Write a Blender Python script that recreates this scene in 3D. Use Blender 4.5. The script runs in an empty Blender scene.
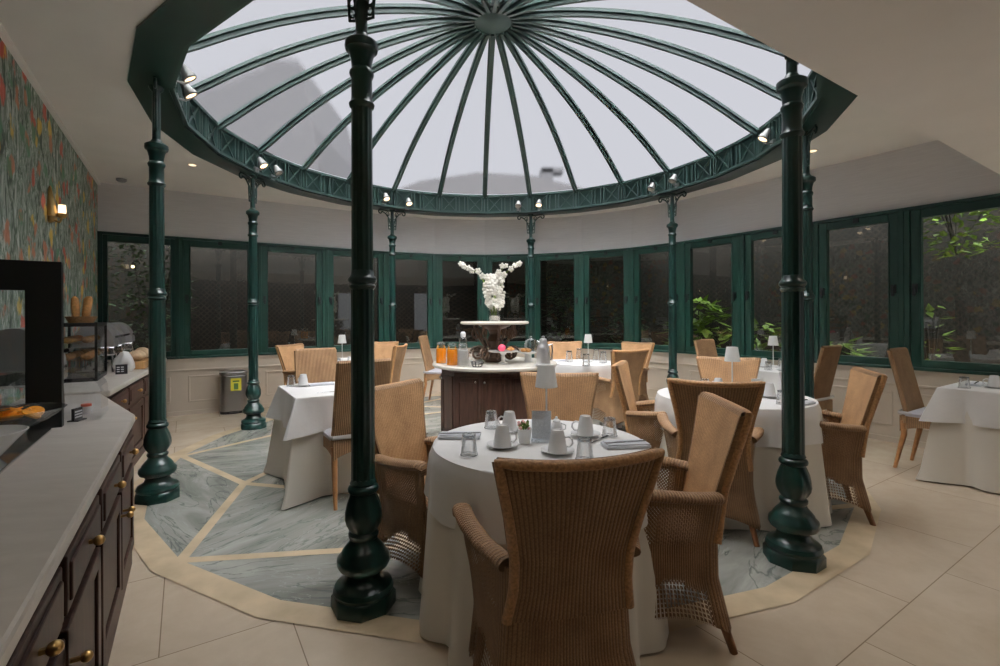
import bpy, math, random
from mathutils import Vector, Matrix
random.seed(7)
PI = math.pi
C = bpy.context.scene.collection
SC = bpy.context.scene

# ------------------------------------------------------------------ camera, sky, added fill lamps behind the camera, exposure
EYE = 1.331
cam_d = bpy.data.cameras.new('camera'); cam = bpy.data.objects.new('camera', cam_d); C.objects.link(cam)
cam_d.sensor_width = 36; cam_d.lens = 17.28; cam_d.shift_x = .0127; cam_d.shift_y = -.0172
cam_d.clip_start = .02; cam_d.clip_end = 300
cam.matrix_world = Matrix.Translation((0, 0, EYE)) @ Matrix.Rotation(PI/2, 4, 'X') @ Matrix.Rotation(-.004, 4, 'Z')
SC.camera = cam
SC.view_settings.view_transform = 'Standard'; SC.view_settings.look = 'None'
SC.view_settings.gamma = 1; SC.view_settings.use_curve_mapping = False
SC.view_settings.exposure = 0.0
world = bpy.data.worlds.new('sky'); SC.world = world; world.use_nodes = True
_t = world.node_tree; bg = _t.nodes['Background']; bg.inputs[1].default_value = 1.0
_g = _t.nodes.new('ShaderNodeTexCoord'); _r = _t.nodes.new('ShaderNodeValToRGB'); _d = _t.nodes.new('ShaderNodeVectorMath'); _d.operation = 'DOT_PRODUCT'
_d.inputs[1].default_value = Vector((.05, -.26, .965)).normalized()          # overcast sky, brightest where the veiled sun stands high behind the camera
_t.links.new(_g.outputs['Generated'], _d.inputs[0]); _t.links.new(_d.outputs['Value'], _r.inputs[0]); _t.links.new(_r.outputs[0], bg.inputs[0])
_e = _r.color_ramp.elements; _e.new(.5); _e.new(.5); SKY, SUN, HALL_FILL = .68, 16.0, 11
for _x, (_p, _c) in zip(_e, ((0, (SKY*.97, SKY*.985, SKY*1.05)), (.52, (SKY*.97, SKY*.985, SKY*1.05)), (.62, (2.2, 2.2, 2.23)), (.80, (SUN, SUN, SUN)))): _x.position = _p; _x.color = (*_c, 1)
SC.cycles.max_bounces = 10; SC.cycles.diffuse_bounces = 5; SC.cycles.glossy_bounces = 4
SC.cycles.transmission_bounces = 8; SC.cycles.transparent_max_bounces = 24
SC.cycles.sample_clamp_indirect = 4
SC.cycles.use_denoising = True

# ------------------------------------------------------------------ plan frame: U runs along the left wall away from the camera, V to the right across it
UX, UY, VX, VY = -.5335, .8458, .8458, .5335
CX, CY = .077, 5.10                       # centre of the round skylight
UC, VC = CX*UX+CY*UY, CX*VX+CY*VY
UW, VW, VL = UC+3.44, VC+3.44, -.92       # back wall, right wall, left wall
UB = -2.6                                 # rear wall behind the camera
def W(v, u, z=0): return Vector((v*VX+u*UX, v*VY+u*UY, z))
ANG_V = math.atan2(VY, VX)                # world angle of the V axis
def h(px): return 315.8-.004*(px-487.3)
def at(px, py, z):
    """The point at height z that the photograph shows at pixel px, py."""
    Y = 480*(EYE-z)/(py-h(px)); return Vector(((px-487.3)/480*Y, Y, z))
def face(dx, dy): return math.atan2(dy, dx)-PI/2     # turns local +y to the direction dx, dy

# ------------------------------------------------------------------ mesh builder
class MB:
    def __init__(s): s.v = []; s.f = []; s.uv = []; s.hole = {}
    def add(s, vs, fs, uvs=None):
        b = len(s.v); s.v += [tuple(v) for v in vs]
        for i, f in enumerate(fs):
            s.f.append(tuple(b+k for k in f)); s.uv.append(uvs[i] if uvs else None)
        return b
    def box(s, c, d, rz=0, m=None):
        x, y, z = d[0]/2, d[1]/2, d[2]/2
        vs = [Vector((a*x, b*y, e*z)) for e in (-1, 1) for a, b in ((-1, -1), (1, -1), (1, 1), (-1, 1))]
        R = m or Matrix.Rotation(rz, 3, 'Z'); c = Vector(c)
        s.add([R@v+c for v in vs], [(3, 2, 1, 0), (4, 5, 6, 7), (0, 1, 5, 4), (1, 2, 6, 5), (2, 3, 7, 6), (3, 0, 4, 7)]); return s
    def beam(s, a, b, w, t, up=(0, 0, 1)):
        """A straight bar from a to b, w wide (sideways) and t thick (along up)."""
        a, b, up = Vector(a), Vector(b), Vector(up); d = (b-a).normalized()
        sd = d.cross(up); sd = sd.normalized() if sd.length > 1e-6 else Vector((1, 0, 0)); u2 = sd.cross(d)
        p = [(-w/2, -t/2), (w/2, -t/2), (w/2, t/2), (-w/2, t/2)]
        vs = [e+sd*x+u2*y for e in (a, b) for x, y in p]
        s.add(vs, [(3, 2, 1, 0), (4, 5, 6, 7), (0, 1, 5, 4), (1, 2, 6, 5), (2, 3, 7, 6), (3, 0, 4, 7)]); return s
    def lathe(s, prof, n=32, c=(0, 0, 0), mod=None, a0=0, cap=True):
        """prof: list of (r, z); mod(theta, i) scales the radius."""
        cx, cy, cz = c; vs = []
        for i, (r, z) in enumerate(prof):
            for k in range(n):
                t = a0+2*PI*k/n; rr = r*(mod(t, i) if mod else 1)
                vs.append((cx+rr*math.cos(t), cy+rr*math.sin(t), cz+z))
        m = len(prof); fs = [(i*n+k, i*n+(k+1) % n, (i+1)*n+(k+1) % n, (i+1)*n+k) for i in range(m-1) for k in range(n)]
        if cap:
            if prof[0][0] > 1e-4: fs.append(tuple(reversed(range(n))))
            if prof[-1][0] > 1e-4: fs.append(tuple((m-1)*n+k for k in range(n)))
        s.add(vs, fs); return s
    def tube(s, path, r, n=8, closed=False, flat=None, cap=True):
        """A pipe along path; r one radius or a list; flat=(a,b) an oval section a sideways, b along the reference up."""
        P = [Vector(p) for p in path]; m = len(P); vs = []; prev = None
        for i, p in enumerate(P):
            d = (P[(i+1) % m]-P[i-1]) if closed else (P[min(i+1, m-1)]-P[max(i-1, 0)])
            d.normalize()
            if flat: ref = Vector((0, 0, 1)) if abs(d.z) < .9 else Vector((0, 1, 0))
            elif prev is None: ref = Vector((0, 0, 1)) if abs(d.z) < .9 else Vector((1, 0, 0))
            else: ref = prev
            sd = d.cross(ref); sd.normalize(); up = sd.cross(d); prev = up
            rr = r[i] if isinstance(r, (list, tuple)) else r
            for k in range(n):
                t = 2*PI*k/n
                a, b = (flat[0]*rr, flat[1]*rr) if flat else (rr, rr)
                vs.append(p+sd*(a*math.cos(t))+up*(b*math.sin(t)))
        L = m if closed else m-1
        fs = [(i*n+k, i*n+(k+1) % n, ((i+1) % m)*n+(k+1) % n, ((i+1) % m)*n+k) for i in range(L) for k in range(n)]
        if cap and not closed: fs += [tuple(reversed(range(n))), tuple((m-1)*n+k for k in range(n))]
        s.add(vs, fs); return s
    def grid(s, fn, nu, nv, uvf=None, hole=None, closed=False, flip=False):
        """fn(a, b) -> point for a, b in 0..1; uvf -> uv in metres; hole(a, b) -> openness of the weave."""
        vs = [fn(i/nu, j/nv) for j in range(nv+1) for i in range(nu+1)]; fs = []; uvs = []
        for j in range(nv):
            for i in range(nu):
                q = (j*(nu+1)+i, j*(nu+1)+i+1, (j+1)*(nu+1)+i+1, (j+1)*(nu+1)+i)
                ab = ((i/nu, j/nv), ((i+1)/nu, j/nv), ((i+1)/nu, (j+1)/nv), (i/nu, (j+1)/nv))
                if flip: q = q[::-1]; ab = ab[::-1]
                fs.append(q); uvs.append([uvf(*x) for x in ab] if uvf else None)
        b = s.add(vs, fs, uvs)
        if hole:
            for j in range(nv+1):
                for i in range(nu+1): s.hole[b+j*(nu+1)+i] = hole(i/nu, j/nv)
        return s
    def poly(s, pts, uvs=None): s.add(pts, [tuple(range(len(pts)))], [uvs] if uvs else None); return s
    def prism(s, pts, z0, z1):
        n = len(pts); vs = [(p[0], p[1], z0) for p in pts]+[(p[0], p[1], z1) for p in pts]
        s.add(vs, [tuple(reversed(range(n))), tuple(n+k for k in range(n))]+[(k, (k+1) % n, n+(k+1) % n, n+k) for k in range(n)]); return s
    def ball(s, c, r, n=12, m=8, sc=(1, 1, 1)):
        vs = []; fs = []
        for j in range(m+1):
            t = PI*j/m
            for k in range(n):
                p = 2*PI*k/n; vs.append((c[0]+r*sc[0]*math.sin(t)*math.cos(p), c[1]+r*sc[1]*math.sin(t)*math.sin(p), c[2]-r*sc[2]*math.cos(t)))
        for j in range(m):
            for k in range(n): fs.append((j*n+k, j*n+(k+1) % n, (j+1)*n+(k+1) % n, (j+1)*n+k))
        s.add(vs, fs); return s
    def obj(s, name, mat, parent=None, smooth=35, solid=None, bevel=None, loc=None):
        me = bpy.data.meshes.new(name); me.from_pydata(s.v, [], s.f)
        if any(s.uv):
            l = me.uv_layers.new(name='UVMap')
            for p, u in zip(me.polygons, s.uv):
                if u:
                    for k, li in enumerate(p.loop_indices): l.data[li].uv = u[k]
        if s.hole:
            a = me.attributes.new('hole', 'FLOAT', 'POINT')
            for k, x in s.hole.items(): a.data[k].value = x
        me.validate(); me.update()
        if smooth:
            me.shade_smooth(); me.set_sharp_from_angle(angle=math.radians(smooth))
        me.materials.append(mat)
        o = bpy.data.objects.new(name, me); C.objects.link(o)
        if parent: o.parent = parent
        if loc: o.location = loc
        if bevel:
            b = o.modifiers.new('bevel', 'BEVEL'); b.width = bevel; b.segments = 2; b.limit_method = 'ANGLE'; b.angle_limit = math.radians(40)
        if solid:
            d = o.modifiers.new('solid', 'SOLIDIFY'); d.thickness = solid; d.offset = -1
        return o
def tag(o, label=None, cat=None, group=None, kind=None):
    for k, v in (('label', label), ('category', cat), ('group', group), ('kind', kind)):
        if v: o[k] = v
    return o
def thing(name, label, cat, loc=(0, 0, 0), rz=0, group=None):
    o = bpy.data.objects.new(name, None); o.empty_display_size = .1; C.objects.link(o)
    o.location = loc; o.rotation_euler = (0, 0, rz); return tag(o, label, cat, group)
def copy_tree(o, parent=None):
    c = o.copy(); C.objects.link(c); c.parent = parent
    for ch in list(o.children): copy_tree(ch, c)
    return c
class Kind:
    """One model of a kind of thing; every place after the first is a copy with its parts."""
    def __init__(s, make): s.make = make; s.proto = None
    def put(s, loc, rz, label, group=None, scale=None):
        if s.proto is None: s.proto = o = s.make()
        else: o = copy_tree(s.proto)
        o.location = loc; o.rotation_euler = (0, 0, rz); o['label'] = label
        if group: o['group'] = group
        if scale: o.scale = scale
        return o
def struct(o): o['kind'] = 'structure'; return o

# ------------------------------------------------------------------ materials
def mat(name): m = bpy.data.materials.new(name); m.use_nodes = True; return m
class N:
    def __init__(s, m): s.t = m.node_tree; s.b = s.t.nodes.get('Principled BSDF'); s.out = s.t.nodes['Material Output']
    def n(s, typ, **kw):
        o = s.t.nodes.new('ShaderNode'+typ)
        for k, v in kw.items():
            if k in o.inputs: o.inputs[k].default_value = v
            else: setattr(o, k, v)
        return o
    def l(s, a, b): s.t.links.new(a, b)
    def math(s, op, a, b=None, c=None):
        o = s.t.nodes.new('ShaderNodeMath'); o.operation = op
        for i, x in enumerate((a, b, c)):
            if x is None: continue
            if isinstance(x, (int, float)): o.inputs[i].default_value = x
            else: s.l(x, o.inputs[i])
        return o.outputs[0]
    def ramp(s, fac, stops):
        r = s.n('ValToRGB'); e = r.color_ramp.elements
        while len(e) < len(stops): e.new(.5)
        for x, (p, c) in zip(e, stops): x.position = p; x.color = (*c, 1)
        s.l(fac, r.inputs[0]); return r.outputs[0]
    def mix(s, fac, a, b, mode='MIX'):
        o = s.t.nodes.new('ShaderNodeMix'); o.data_type = 'RGBA'; o.blend_type = mode
        for i, x in ((0, fac), (6, a), (7, b)):
            if isinstance(x, (int, float)): o.inputs[i].default_value = x
            elif isinstance(x, tuple): o.inputs[i].default_value = (*x, 1)
            else: s.l(x, o.inputs[i])
        return o.outputs[2]
    def coord(s, which='Object', scale=(1, 1, 1), rot=(0, 0, 0)):
        tc = s.n('TexCoord'); mp = s.n('Mapping'); mp.inputs['Scale'].default_value = scale; mp.inputs['Rotation'].default_value = rot
        s.l(tc.outputs[which], mp.inputs[0]); return mp.outputs[0]
    def noise(s, vec, scale, detail=4, rough=.5, dist=0):
        o = s.n('TexNoise'); o.inputs['Scale'].default_value = scale; o.inputs['Detail'].default_value = detail
        o.inputs['Roughness'].default_value = rough; o.inputs['Distortion'].default_value = dist
        s.l(vec, o.inputs['Vector']); return o.outputs['Fac']
    def bump(s, hgt, strength=.3, dist=.01):
        b = s.n('Bump'); b.inputs['Strength'].default_value = strength; b.inputs['Distance'].default_value = dist
        s.l(hgt, b.inputs['Height']); s.l(b.outputs[0], s.b.inputs['Normal'])
    def base(s, x):
        if isinstance(x, tuple): s.b.inputs['Base Color'].default_value = (*x, 1)
        else: s.l(x, s.b.inputs['Base Color'])
def plain(name, col, rough=.5, metal=0, var=0, spec=.5, scale=20, bump=0):
    m = mat(name); n = N(m); n.b.inputs['Roughness'].default_value = rough; n.b.inputs['Metallic'].default_value = metal
    n.b.inputs['Specular IOR Level'].default_value = spec
    if var or bump:
        f = n.noise(n.coord(), scale)
        n.base(n.ramp(f, [(.3, tuple(c*(1-var) for c in col)), (.7, tuple(min(1, c*(1+var)) for c in col))]))
        if bump: n.bump(f, bump, .005)
    else: n.base(col)
    return m
def emitter(name, col, s):
    m = mat(name); n = N(m); n.base(col); n.b.inputs['Emission Color'].default_value = (*col, 1); n.b.inputs['Emission Strength'].default_value = s; return m
def clear(name, tint=(1, 1, 1), refl=.08, rough=0.02, fres=.6):
    m = mat(name); n = N(m); t = n.n('BsdfTransparent'); t.inputs[0].default_value = (*tint, 1)
    g = n.n('BsdfGlossy'); g.inputs['Roughness'].default_value = rough; g.inputs[0].default_value = (1, 1, 1, 1)
    lw = n.n('LayerWeight'); lw.inputs['Blend'].default_value = .35
    k = n.math('ADD', n.math('MULTIPLY', lw.outputs['Fresnel'], fres), refl)
    x = n.n('MixShader'); n.l(k, x.inputs[0]); n.l(t.outputs[0], x.inputs[1]); n.l(g.outputs[0], x.inputs[2]); n.l(x.outputs[0], n.out.inputs[0]); return m

M = {}
M['green'] = plain('green_cast_iron', (.006, .028, .023), .28, var=.15, scale=8)
M['green_ring'] = plain('green_painted_steel', (.034, .070, .063), .42, var=.1, scale=6)
M['green_web'] = plain('dark_green_web', (.010, .042, .035), .5)
M['green_wood'] = plain('green_painted_wood', (.006, .040, .028), .38, var=.12, scale=5)
M['black'] = plain('black_metal', (.006, .006, .007), .4)
M['plaster'] = plain('ceiling_plaster', (.82, .79, .75), .9, var=.02, scale=3)
M['cream'] = plain('cream_painted_panel', (.60, .52, .42), .5, var=.04, scale=4)
M['chrome'] = plain('polished_steel', (.62, .62, .63), .18, 1)
M['steel'] = plain('brushed_steel', (.33, .33, .33), .35, 1)
M['silver'] = plain('satin_silver', (.72, .72, .73), .32, .75)
M['brass'] = plain('aged_brass', (.55, .36, .14), .28, 1)
M['white'] = plain('white_porcelain', (.80, .80, .80), .22)
M['lampwhite'] = plain('white_lamp_base', (.80, .80, .79), .6)
M['shade'] = mat('white_lamp_shade')
def mk_shade():
    n = N(M['shade']); d = n.n('BsdfDiffuse'); d.inputs[0].default_value = (.88, .88, .86, 1); t = n.n('BsdfTranslucent'); t.inputs[0].default_value = (.88, .88, .86, 1)
    x = n.n('MixShader'); x.inputs[0].default_value = .45; n.l(d.outputs[0], x.inputs[1]); n.l(t.outputs[0], x.inputs[2]); n.l(x.outputs[0], n.out.inputs[0])
mk_shade()
M['grey_pad'] = plain('grey_cushion_cloth', (.42, .40, .43), .9, var=.08, scale=60)
M['napkin'] = plain('grey_white_napkin', (.58, .59, .63), .9, var=.05)
M['orange'] = plain('orange_juice', (.85, .30, .01), .15)
M['milk'] = plain('milk', (.82, .81, .77), .2)
M['crust'] = plain('bread_crust', (.42, .20, .06), .7, var=.35, scale=40, bump=.4)
M['loaf'] = plain('pale_bread', (.55, .40, .25), .8, var=.2, scale=30, bump=.3)
M['pink'] = plain('pink_icing', (.75, .06, .12), .4)
M['leaf'] = plain('garden_leaf', (.03, .07, .014), .5, var=.5, scale=8)
M['leaf_bright'] = plain('bright_garden_leaf', (.15, .25, .02), .5, var=.5, scale=8)
M['petal'] = plain('white_petal', (.80, .77, .69), .6)
M['soil'] = plain('dark_soil', (.02, .012, .008), .9)
M['wood_leg'] = plain('brown_varnished_wood', (.20, .085, .03), .4, var=.2, scale=30)
M['scroll'] = plain('brown_wrought_iron', (.07, .038, .022), .4, .3)
M['label_yellow'] = plain('yellow_sticker', (.75, .68, .06), .5)
M['paper'] = plain('printed_card', (.80, .82, .82), .6, var=.12, scale=120)
M['glass'] = clear('window_glass', (.80, .84, .82), .04, fres=.3)
M['tumbler'] = clear('drinking_glass', (.985, .988, .99), .05, .03)
M['acrylic'] = clear('clear_acrylic', (.95, .965, .985), .06, .04, fres=.4)
M['bulb'] = emitter('warm_bulb', (1, .72, .40), 6)
M['bulb_dim'] = emitter('warm_bulb_low', (1, .75, .48), 1.6)
M['spot_grey'] = plain('grey_spot_housing', (.20, .205, .20), .45, .4)
M['bulb_mid'] = emitter('warm_spot_lens', (1, .74, .48), 2.2)
M['lens_off'] = plain('clear_lens', (.5, .47, .42), .2)
M['wick_tie'] = plain('white_cord', (.5, .48, .46), .9)

def mk_wicker(name='woven_wicker', k=.93, deep=1.0):
    m = mat(name); n = N(m); n.b.inputs['Roughness'].default_value = .55; n.b.inputs['Specular IOR Level'].default_value = .3
    uv = n.n('UVMap'); sp = n.n('SeparateXYZ'); n.l(uv.outputs[0], sp.inputs[0]); u, v = sp.outputs[0], sp.outputs[1]
    p, q = .0135, .011
    su = n.math('SINE', n.math('MULTIPLY', u, 2*PI/p)); sv = n.math('SINE', n.math('MULTIPLY', v, 2*PI/q))
    rib = n.math('ABSOLUTE', n.math('SINE', n.math('MULTIPLY', u, PI/p)))
    row = n.math('ABSOLUTE', n.math('SINE', n.math('MULTIPLY', v, 2*PI/q)))
    hh = n.math('ADD', n.math('MULTIPLY', rib, .75), n.math('ADD', n.math('MULTIPLY', row, .22), n.math('MULTIPLY', n.math('MULTIPLY', su, sv), .12)))
    big = n.noise(uv.outputs[0], 9, 3); fine = n.noise(uv.outputs[0], 120, 2)
    c0 = n.ramp(n.math('ADD', n.math('MULTIPLY', big, .5), n.math('MULTIPLY', fine, .5)), [(.3, (.20*k, .108*k, .050*k)), (.7, (.40*k, .24*k, .119*k))])
    c1 = n.mix(n.math('ADD', 1-deep, n.math('MULTIPLY', n.math('SMOOTH_MIN', n.math('MULTIPLY', hh, 1.7), 1, .2), deep)), (.075, .028, .011), c0)
    n.base(c1); n.bump(hh, .75*deep, .005)
    at_ = n.n('Attribute'); at_.attribute_name = 'hole'; ho = at_.outputs['Fac']
    cell = n.math('MULTIPLY', n.math('SINE', n.math('MULTIPLY', u, 2*PI/.020)), n.math('SINE', n.math('MULTIPLY', v, 2*PI/.018)))
    dots = n.math('GREATER_THAN', n.math('MULTIPLY', cell, n.math('MINIMUM', ho, 1)), .17)     # lacy openings
    slits = n.math('MULTIPLY', n.math('GREATER_THAN', ho, 1.2), n.math('GREATER_THAN', n.math('SINE', n.math('MULTIPLY', u, 2*PI/.020)), .15))   # bare upright strands
    op = n.math('MAXIMUM', dots, slits)
    t = n.n('BsdfTransparent'); x = n.n('MixShader'); n.l(op, x.inputs[0]); n.l(n.b.outputs[0], x.inputs[1]); n.l(t.outputs[0], x.inputs[2]); n.l(x.outputs[0], n.out.inputs[0])
    return m
M['wicker'] = mk_wicker()
M['lining_lit'] = mk_wicker('fine_wicker_lit_tone', 1.5, .5)  # smoother weave; light on the backrest fronts is painted into its lighter tone
def mk_cloth():
    m = mat('white_table_linen'); n = N(m); n.b.inputs['Roughness'].default_value = .85; n.b.inputs['Specular IOR Level'].default_value = .2
    n.base((.80, .79, .77)); f = n.noise(n.coord(), 7, 3); n.bump(f, .25, .02); return m
M['cloth'] = mk_cloth()
M['cloth_under'] = plain('ivory_table_linen', (.74, .70, .62), .85, spec=.2)
def mk_wood(name, a, b, rough=.42, sc=(18, 18, 1.6)):
    m = mat(name); n = N(m); n.b.inputs['Specular IOR Level'].default_value = .18; n.b.inputs['Roughness'].default_value = rough
    f = n.noise(n.coord('Object', sc), 2.2, 6, .6, .6); n.base(n.ramp(f, [(.3, a), (.72, b)])); n.bump(f, .08, .003); return m
M['walnut'] = mk_wood('dark_walnut', (.020, .009, .0065), (.072, .035, .024))
M['board'] = mk_wood('light_wood_board', (.30, .16, .06), (.45, .27, .12))
def mk_counter():
    m = mat('beige_stone_worktop'); n = N(m); n.b.inputs['Roughness'].default_value = .3
    f = n.noise(n.coord('Object', (1, 3, 1), (0, 0, ANG_V)), 2.5, 7, .65, 1.2); n.base(n.ramp(f, [(.3, (.60, .55, .49)), (.55, (.69, .64, .58)), (.75, (.75, .71, .65))])); return m
M['counter'] = mk_counter()
M['marble_top'] = plain('cream_marble', (.70, .66, .58), .25, var=.06, scale=5)
def mk_tiles():
    m = mat('beige_floor_tiles'); n = N(m); n.b.inputs['Roughness'].default_value = .22
    tc = n.n('TexCoord'); mp = n.n('Mapping'); mp.inputs['Rotation'].default_value = (0, 0, -ANG_V); mp.inputs['Location'].default_value = (-2.335, -.835, 0); n.l(tc.outputs['Object'], mp.inputs[0]); v = mp.outputs[0]
    br = n.n('TexBrick'); br.offset = .5; br.inputs['Scale'].default_value = 1
    br.inputs['Brick Width'].default_value = .97; br.inputs['Row Height'].default_value = .72; br.inputs['Mortar Size'].default_value = .0025; br.inputs['Mortar Smooth'].default_value = .2
    br.inputs['Color1'].default_value = (.63, .53, .41, 1); br.inputs['Color2'].default_value = (.70, .60, .47, 1); br.inputs['Mortar'].default_value = (.30, .23, .16, 1)
    n.l(v, br.inputs['Vector'])
    f = n.noise(v, 2.2, 8, .6, 1.0); g = n.noise(v, 9, 5, .6)
    t = n.ramp(n.math('ADD', n.math('MULTIPLY', f, .7), n.math('MULTIPLY', g, .3)), [(.35, (.84, .80, .75)), (.65, (1, .99, .97))])
    n.base(n.mix(1.0, br.outputs['Color'], t, 'MULTIPLY'))
    return m
M['tiles'] = mk_tiles()
M['inlay'] = plain('honey_stone_inlay', (.64, .51, .34), .25, var=.16, scale=5)
def mk_green_marble():
    m = mat('green_veined_marble'); n = N(m); n.b.inputs['Roughness'].default_value = .17
    uv = n.n('UVMap'); mp = n.n('Mapping'); mp.inputs['Scale'].default_value = (1, 3.6, 1); n.l(uv.outputs[0], mp.inputs[0])
    f = n.noise(mp.outputs[0], .9, 8, .58, 1.3)
    base = n.ramp(f, [(.26, (.12, .125, .105)), (.42, (.25, .257, .228)), (.58, (.37, .375, .335)), (.74, (.52, .52, .46))])
    g = n.noise(mp.outputs[0], 1.0, 5, .5, 2.2); vein = n.ramp(n.math('ABSOLUTE', n.math('SUBTRACT', g, .5)), [(.0, (1, 1, 1)), (.018, (0, 0, 0))])
    c = n.mix(n.math('MULTIPLY', vein, .75), base, (.06, .08, .075))
    g2 = n.noise(mp.outputs[0], 2.3, 6, .5, 1.5); v2 = n.ramp(n.math('ABSOLUTE', n.math('SUBTRACT', g2, .58)), [(.0, (1, 1, 1)), (.010, (0, 0, 0))])
    n.base(n.mix(n.math('MULTIPLY', v2, .6), c, (.50, .52, .48))); return m
M['marble'] = mk_green_marble()
def mk_paper():
    m = mat('botanical_wallpaper'); n = N(m); n.b.inputs['Roughness'].default_value = .8
    v = n.coord('Object', (1, 1, 1), (0, 0, -ANG_V))
    mp = n.n('Mapping'); mp.inputs['Scale'].default_value = (1, 1, .36); n.l(v, mp.inputs[0])
    f = n.noise(mp.outputs[0], 9.5, 4, .55, 2.2)
    blades = n.ramp(f, [(.36, (.06, .085, .07)), (.43, (.17, .22, .17)), (.49, (.42, .46, .42)), (.55, (.20, .28, .21)), (.63, (.58, .62, .58))])
    f2 = n.noise(mp.outputs[0], 17, 3, .5, 2.0); blades = n.mix(n.ramp(f2, [(.54, (0, 0, 0)), (.60, (.7, .7, .7))]), blades, (.05, .11, .06))
    def flowers(off, col, sc, thr):
        m2 = n.n('Mapping'); m2.inputs['Location'].default_value = off; m2.inputs['Scale'].default_value = (sc, sc, sc*.9); n.l(v, m2.inputs[0])
        w = n.n('TexNoise'); w.inputs['Scale'].default_value = 3; n.l(m2.outputs[0], w.inputs['Vector'])
        w.inputs['Detail'].default_value = 4; a = n.mix(.32, m2.outputs[0], w.outputs['Color'], 'LINEAR_LIGHT')
        vo = n.n('TexVoronoi'); vo.inputs['Scale'].default_value = 1; n.l(a, vo.inputs['Vector'])
        return n.ramp(vo.outputs['Distance'], [(thr*.7, (1, 1, 1)), (thr, (0, 0, 0))]), col
    c = blades
    for k, col in (((0, 0, 0), (.62, .09, .05)), ((3.3, 1.7, 5.1), (.80, .52, .07)), ((7.1, 4.2, 1.3), (.60, .20, .10)), ((1.9, 8.8, 2.6), (.10, .26, .14))):
        msk, cc = flowers(k, col, 3.6, .27); c = n.mix(n.math('MULTIPLY', msk, .85), c, cc)
    n.base(n.mix(.15, c, n.mix(1.0, c, blades, 'MULTIPLY'))); return m
M['wallpaper'] = mk_paper()
def mk_linen():
    m = mat('mauve_linen_wall'); n = N(m); n.b.inputs['Roughness'].default_value = .85
    v = n.coord('Object', (1.5, 1.5, 30)); f = n.noise(v, 3, 5, .6); n.base(n.ramp(f, [(.3, (.65, .635, .64)), (.7, (.73, .715, .72))])); n.bump(f, .1, .004); return m
M['linen'] = mk_linen()
def mk_trellis():
    m = mat('dark_trellis_fence'); n = N(m); n.b.inputs['Roughness'].default_value = .8
    v = n.coord('Object', (1, 1, 1), (0, 0, -ANG_V)); sp = n.n('SeparateXYZ'); n.l(v, sp.inputs[0]); al = n.math('ADD', sp.outputs[0], sp.outputs[1])
    w = n.math('MAXIMUM', n.math('SINE', n.math('MULTIPLY', n.math('ADD', al, sp.outputs[2]), 70)), n.math('SINE', n.math('MULTIPLY', n.math('SUBTRACT', al, sp.outputs[2]), 70)))
    f = n.noise(n.coord('Object'), 6, 5); c = n.ramp(f, [(.3, (.015, .010, .008)), (.7, (.042, .028, .022))]); n.base(n.mix(n.math('GREATER_THAN', w, .5), (.008, .006, .005), c)); return m
M['trellis'] = mk_trellis()
M['dome'] = mat('milky_dome_glass')
def mk_dome():
    n = N(M['dome']); r = n.n('BsdfRefraction'); r.inputs['Roughness'].default_value = .09; r.inputs['IOR'].default_value = 1.35; r.inputs[0].default_value = (.97, .97, .98, 1)
    t = n.n('BsdfTranslucent'); t.inputs[0].default_value = (.9, .9, .92, 1)
    x = n.n('MixShader'); x.inputs[0].default_value = .0; n.l(r.outputs[0], x.inputs[1]); n.l(t.outputs[0], x.inputs[2]); n.l(x.outputs[0], n.out.inputs[0])
mk_dome()

# ------------------------------------------------------------------ the room
ZC, ZH, ZS, ZB = 3.03, 2.413, .768, 2.52        # ceiling, window head, sill, lowered rear ceiling
A0 = -57.76                                     # first column's angle on the ring
def ring(r, deg, z=0): a = math.radians(deg); return Vector((CX+r*math.cos(a), CY+r*math.sin(a), z))
RW = 3.43
BAY = [121.7, 106.78, 91.97, 77.75, 63.43, 49.17, 35.1, 32.3]
wall = [W(VL, UW)]+[W(v, UW) for v in (-.06, .907, 1.86)]+[ring(RW, a) for a in (121.12, 106.78, 91.97, 77.75, 63.43, 49.17, 35.1)]
wall += [W(VW, u) for u in (3.567, 2.70, 1.871, .15, UB)]
NB = len(wall)-1
def out_n(a, b):                                  # outward normal of a wall run
    d = (b-a).normalized(); return Vector((-d.y, d.x, 0))
def seg_box(mb, a, b, z0, z1, t0, t1, trim0=0, trim1=0):
    """A slab along the run a-b from height z0 to z1 between outward offsets t0 and t1."""
    d = (b-a).normalized(); n = out_n(a, b); a2, b2 = a+d*trim0, b-d*trim1
    mb.prism([tuple((p+n*t)[:2]) for p, t in ((a2, t0), (b2, t0), (b2, t1), (a2, t1))], z0, z1)
# floor
f = MB(); f.poly([W(VL-4, UB-.5), W(VW+4.5, UB-.5), W(VW+4.5, UW+4.5), W(VL-4, UW+4.5)]); struct(f.obj('floor', M['tiles'], smooth=0))
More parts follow.
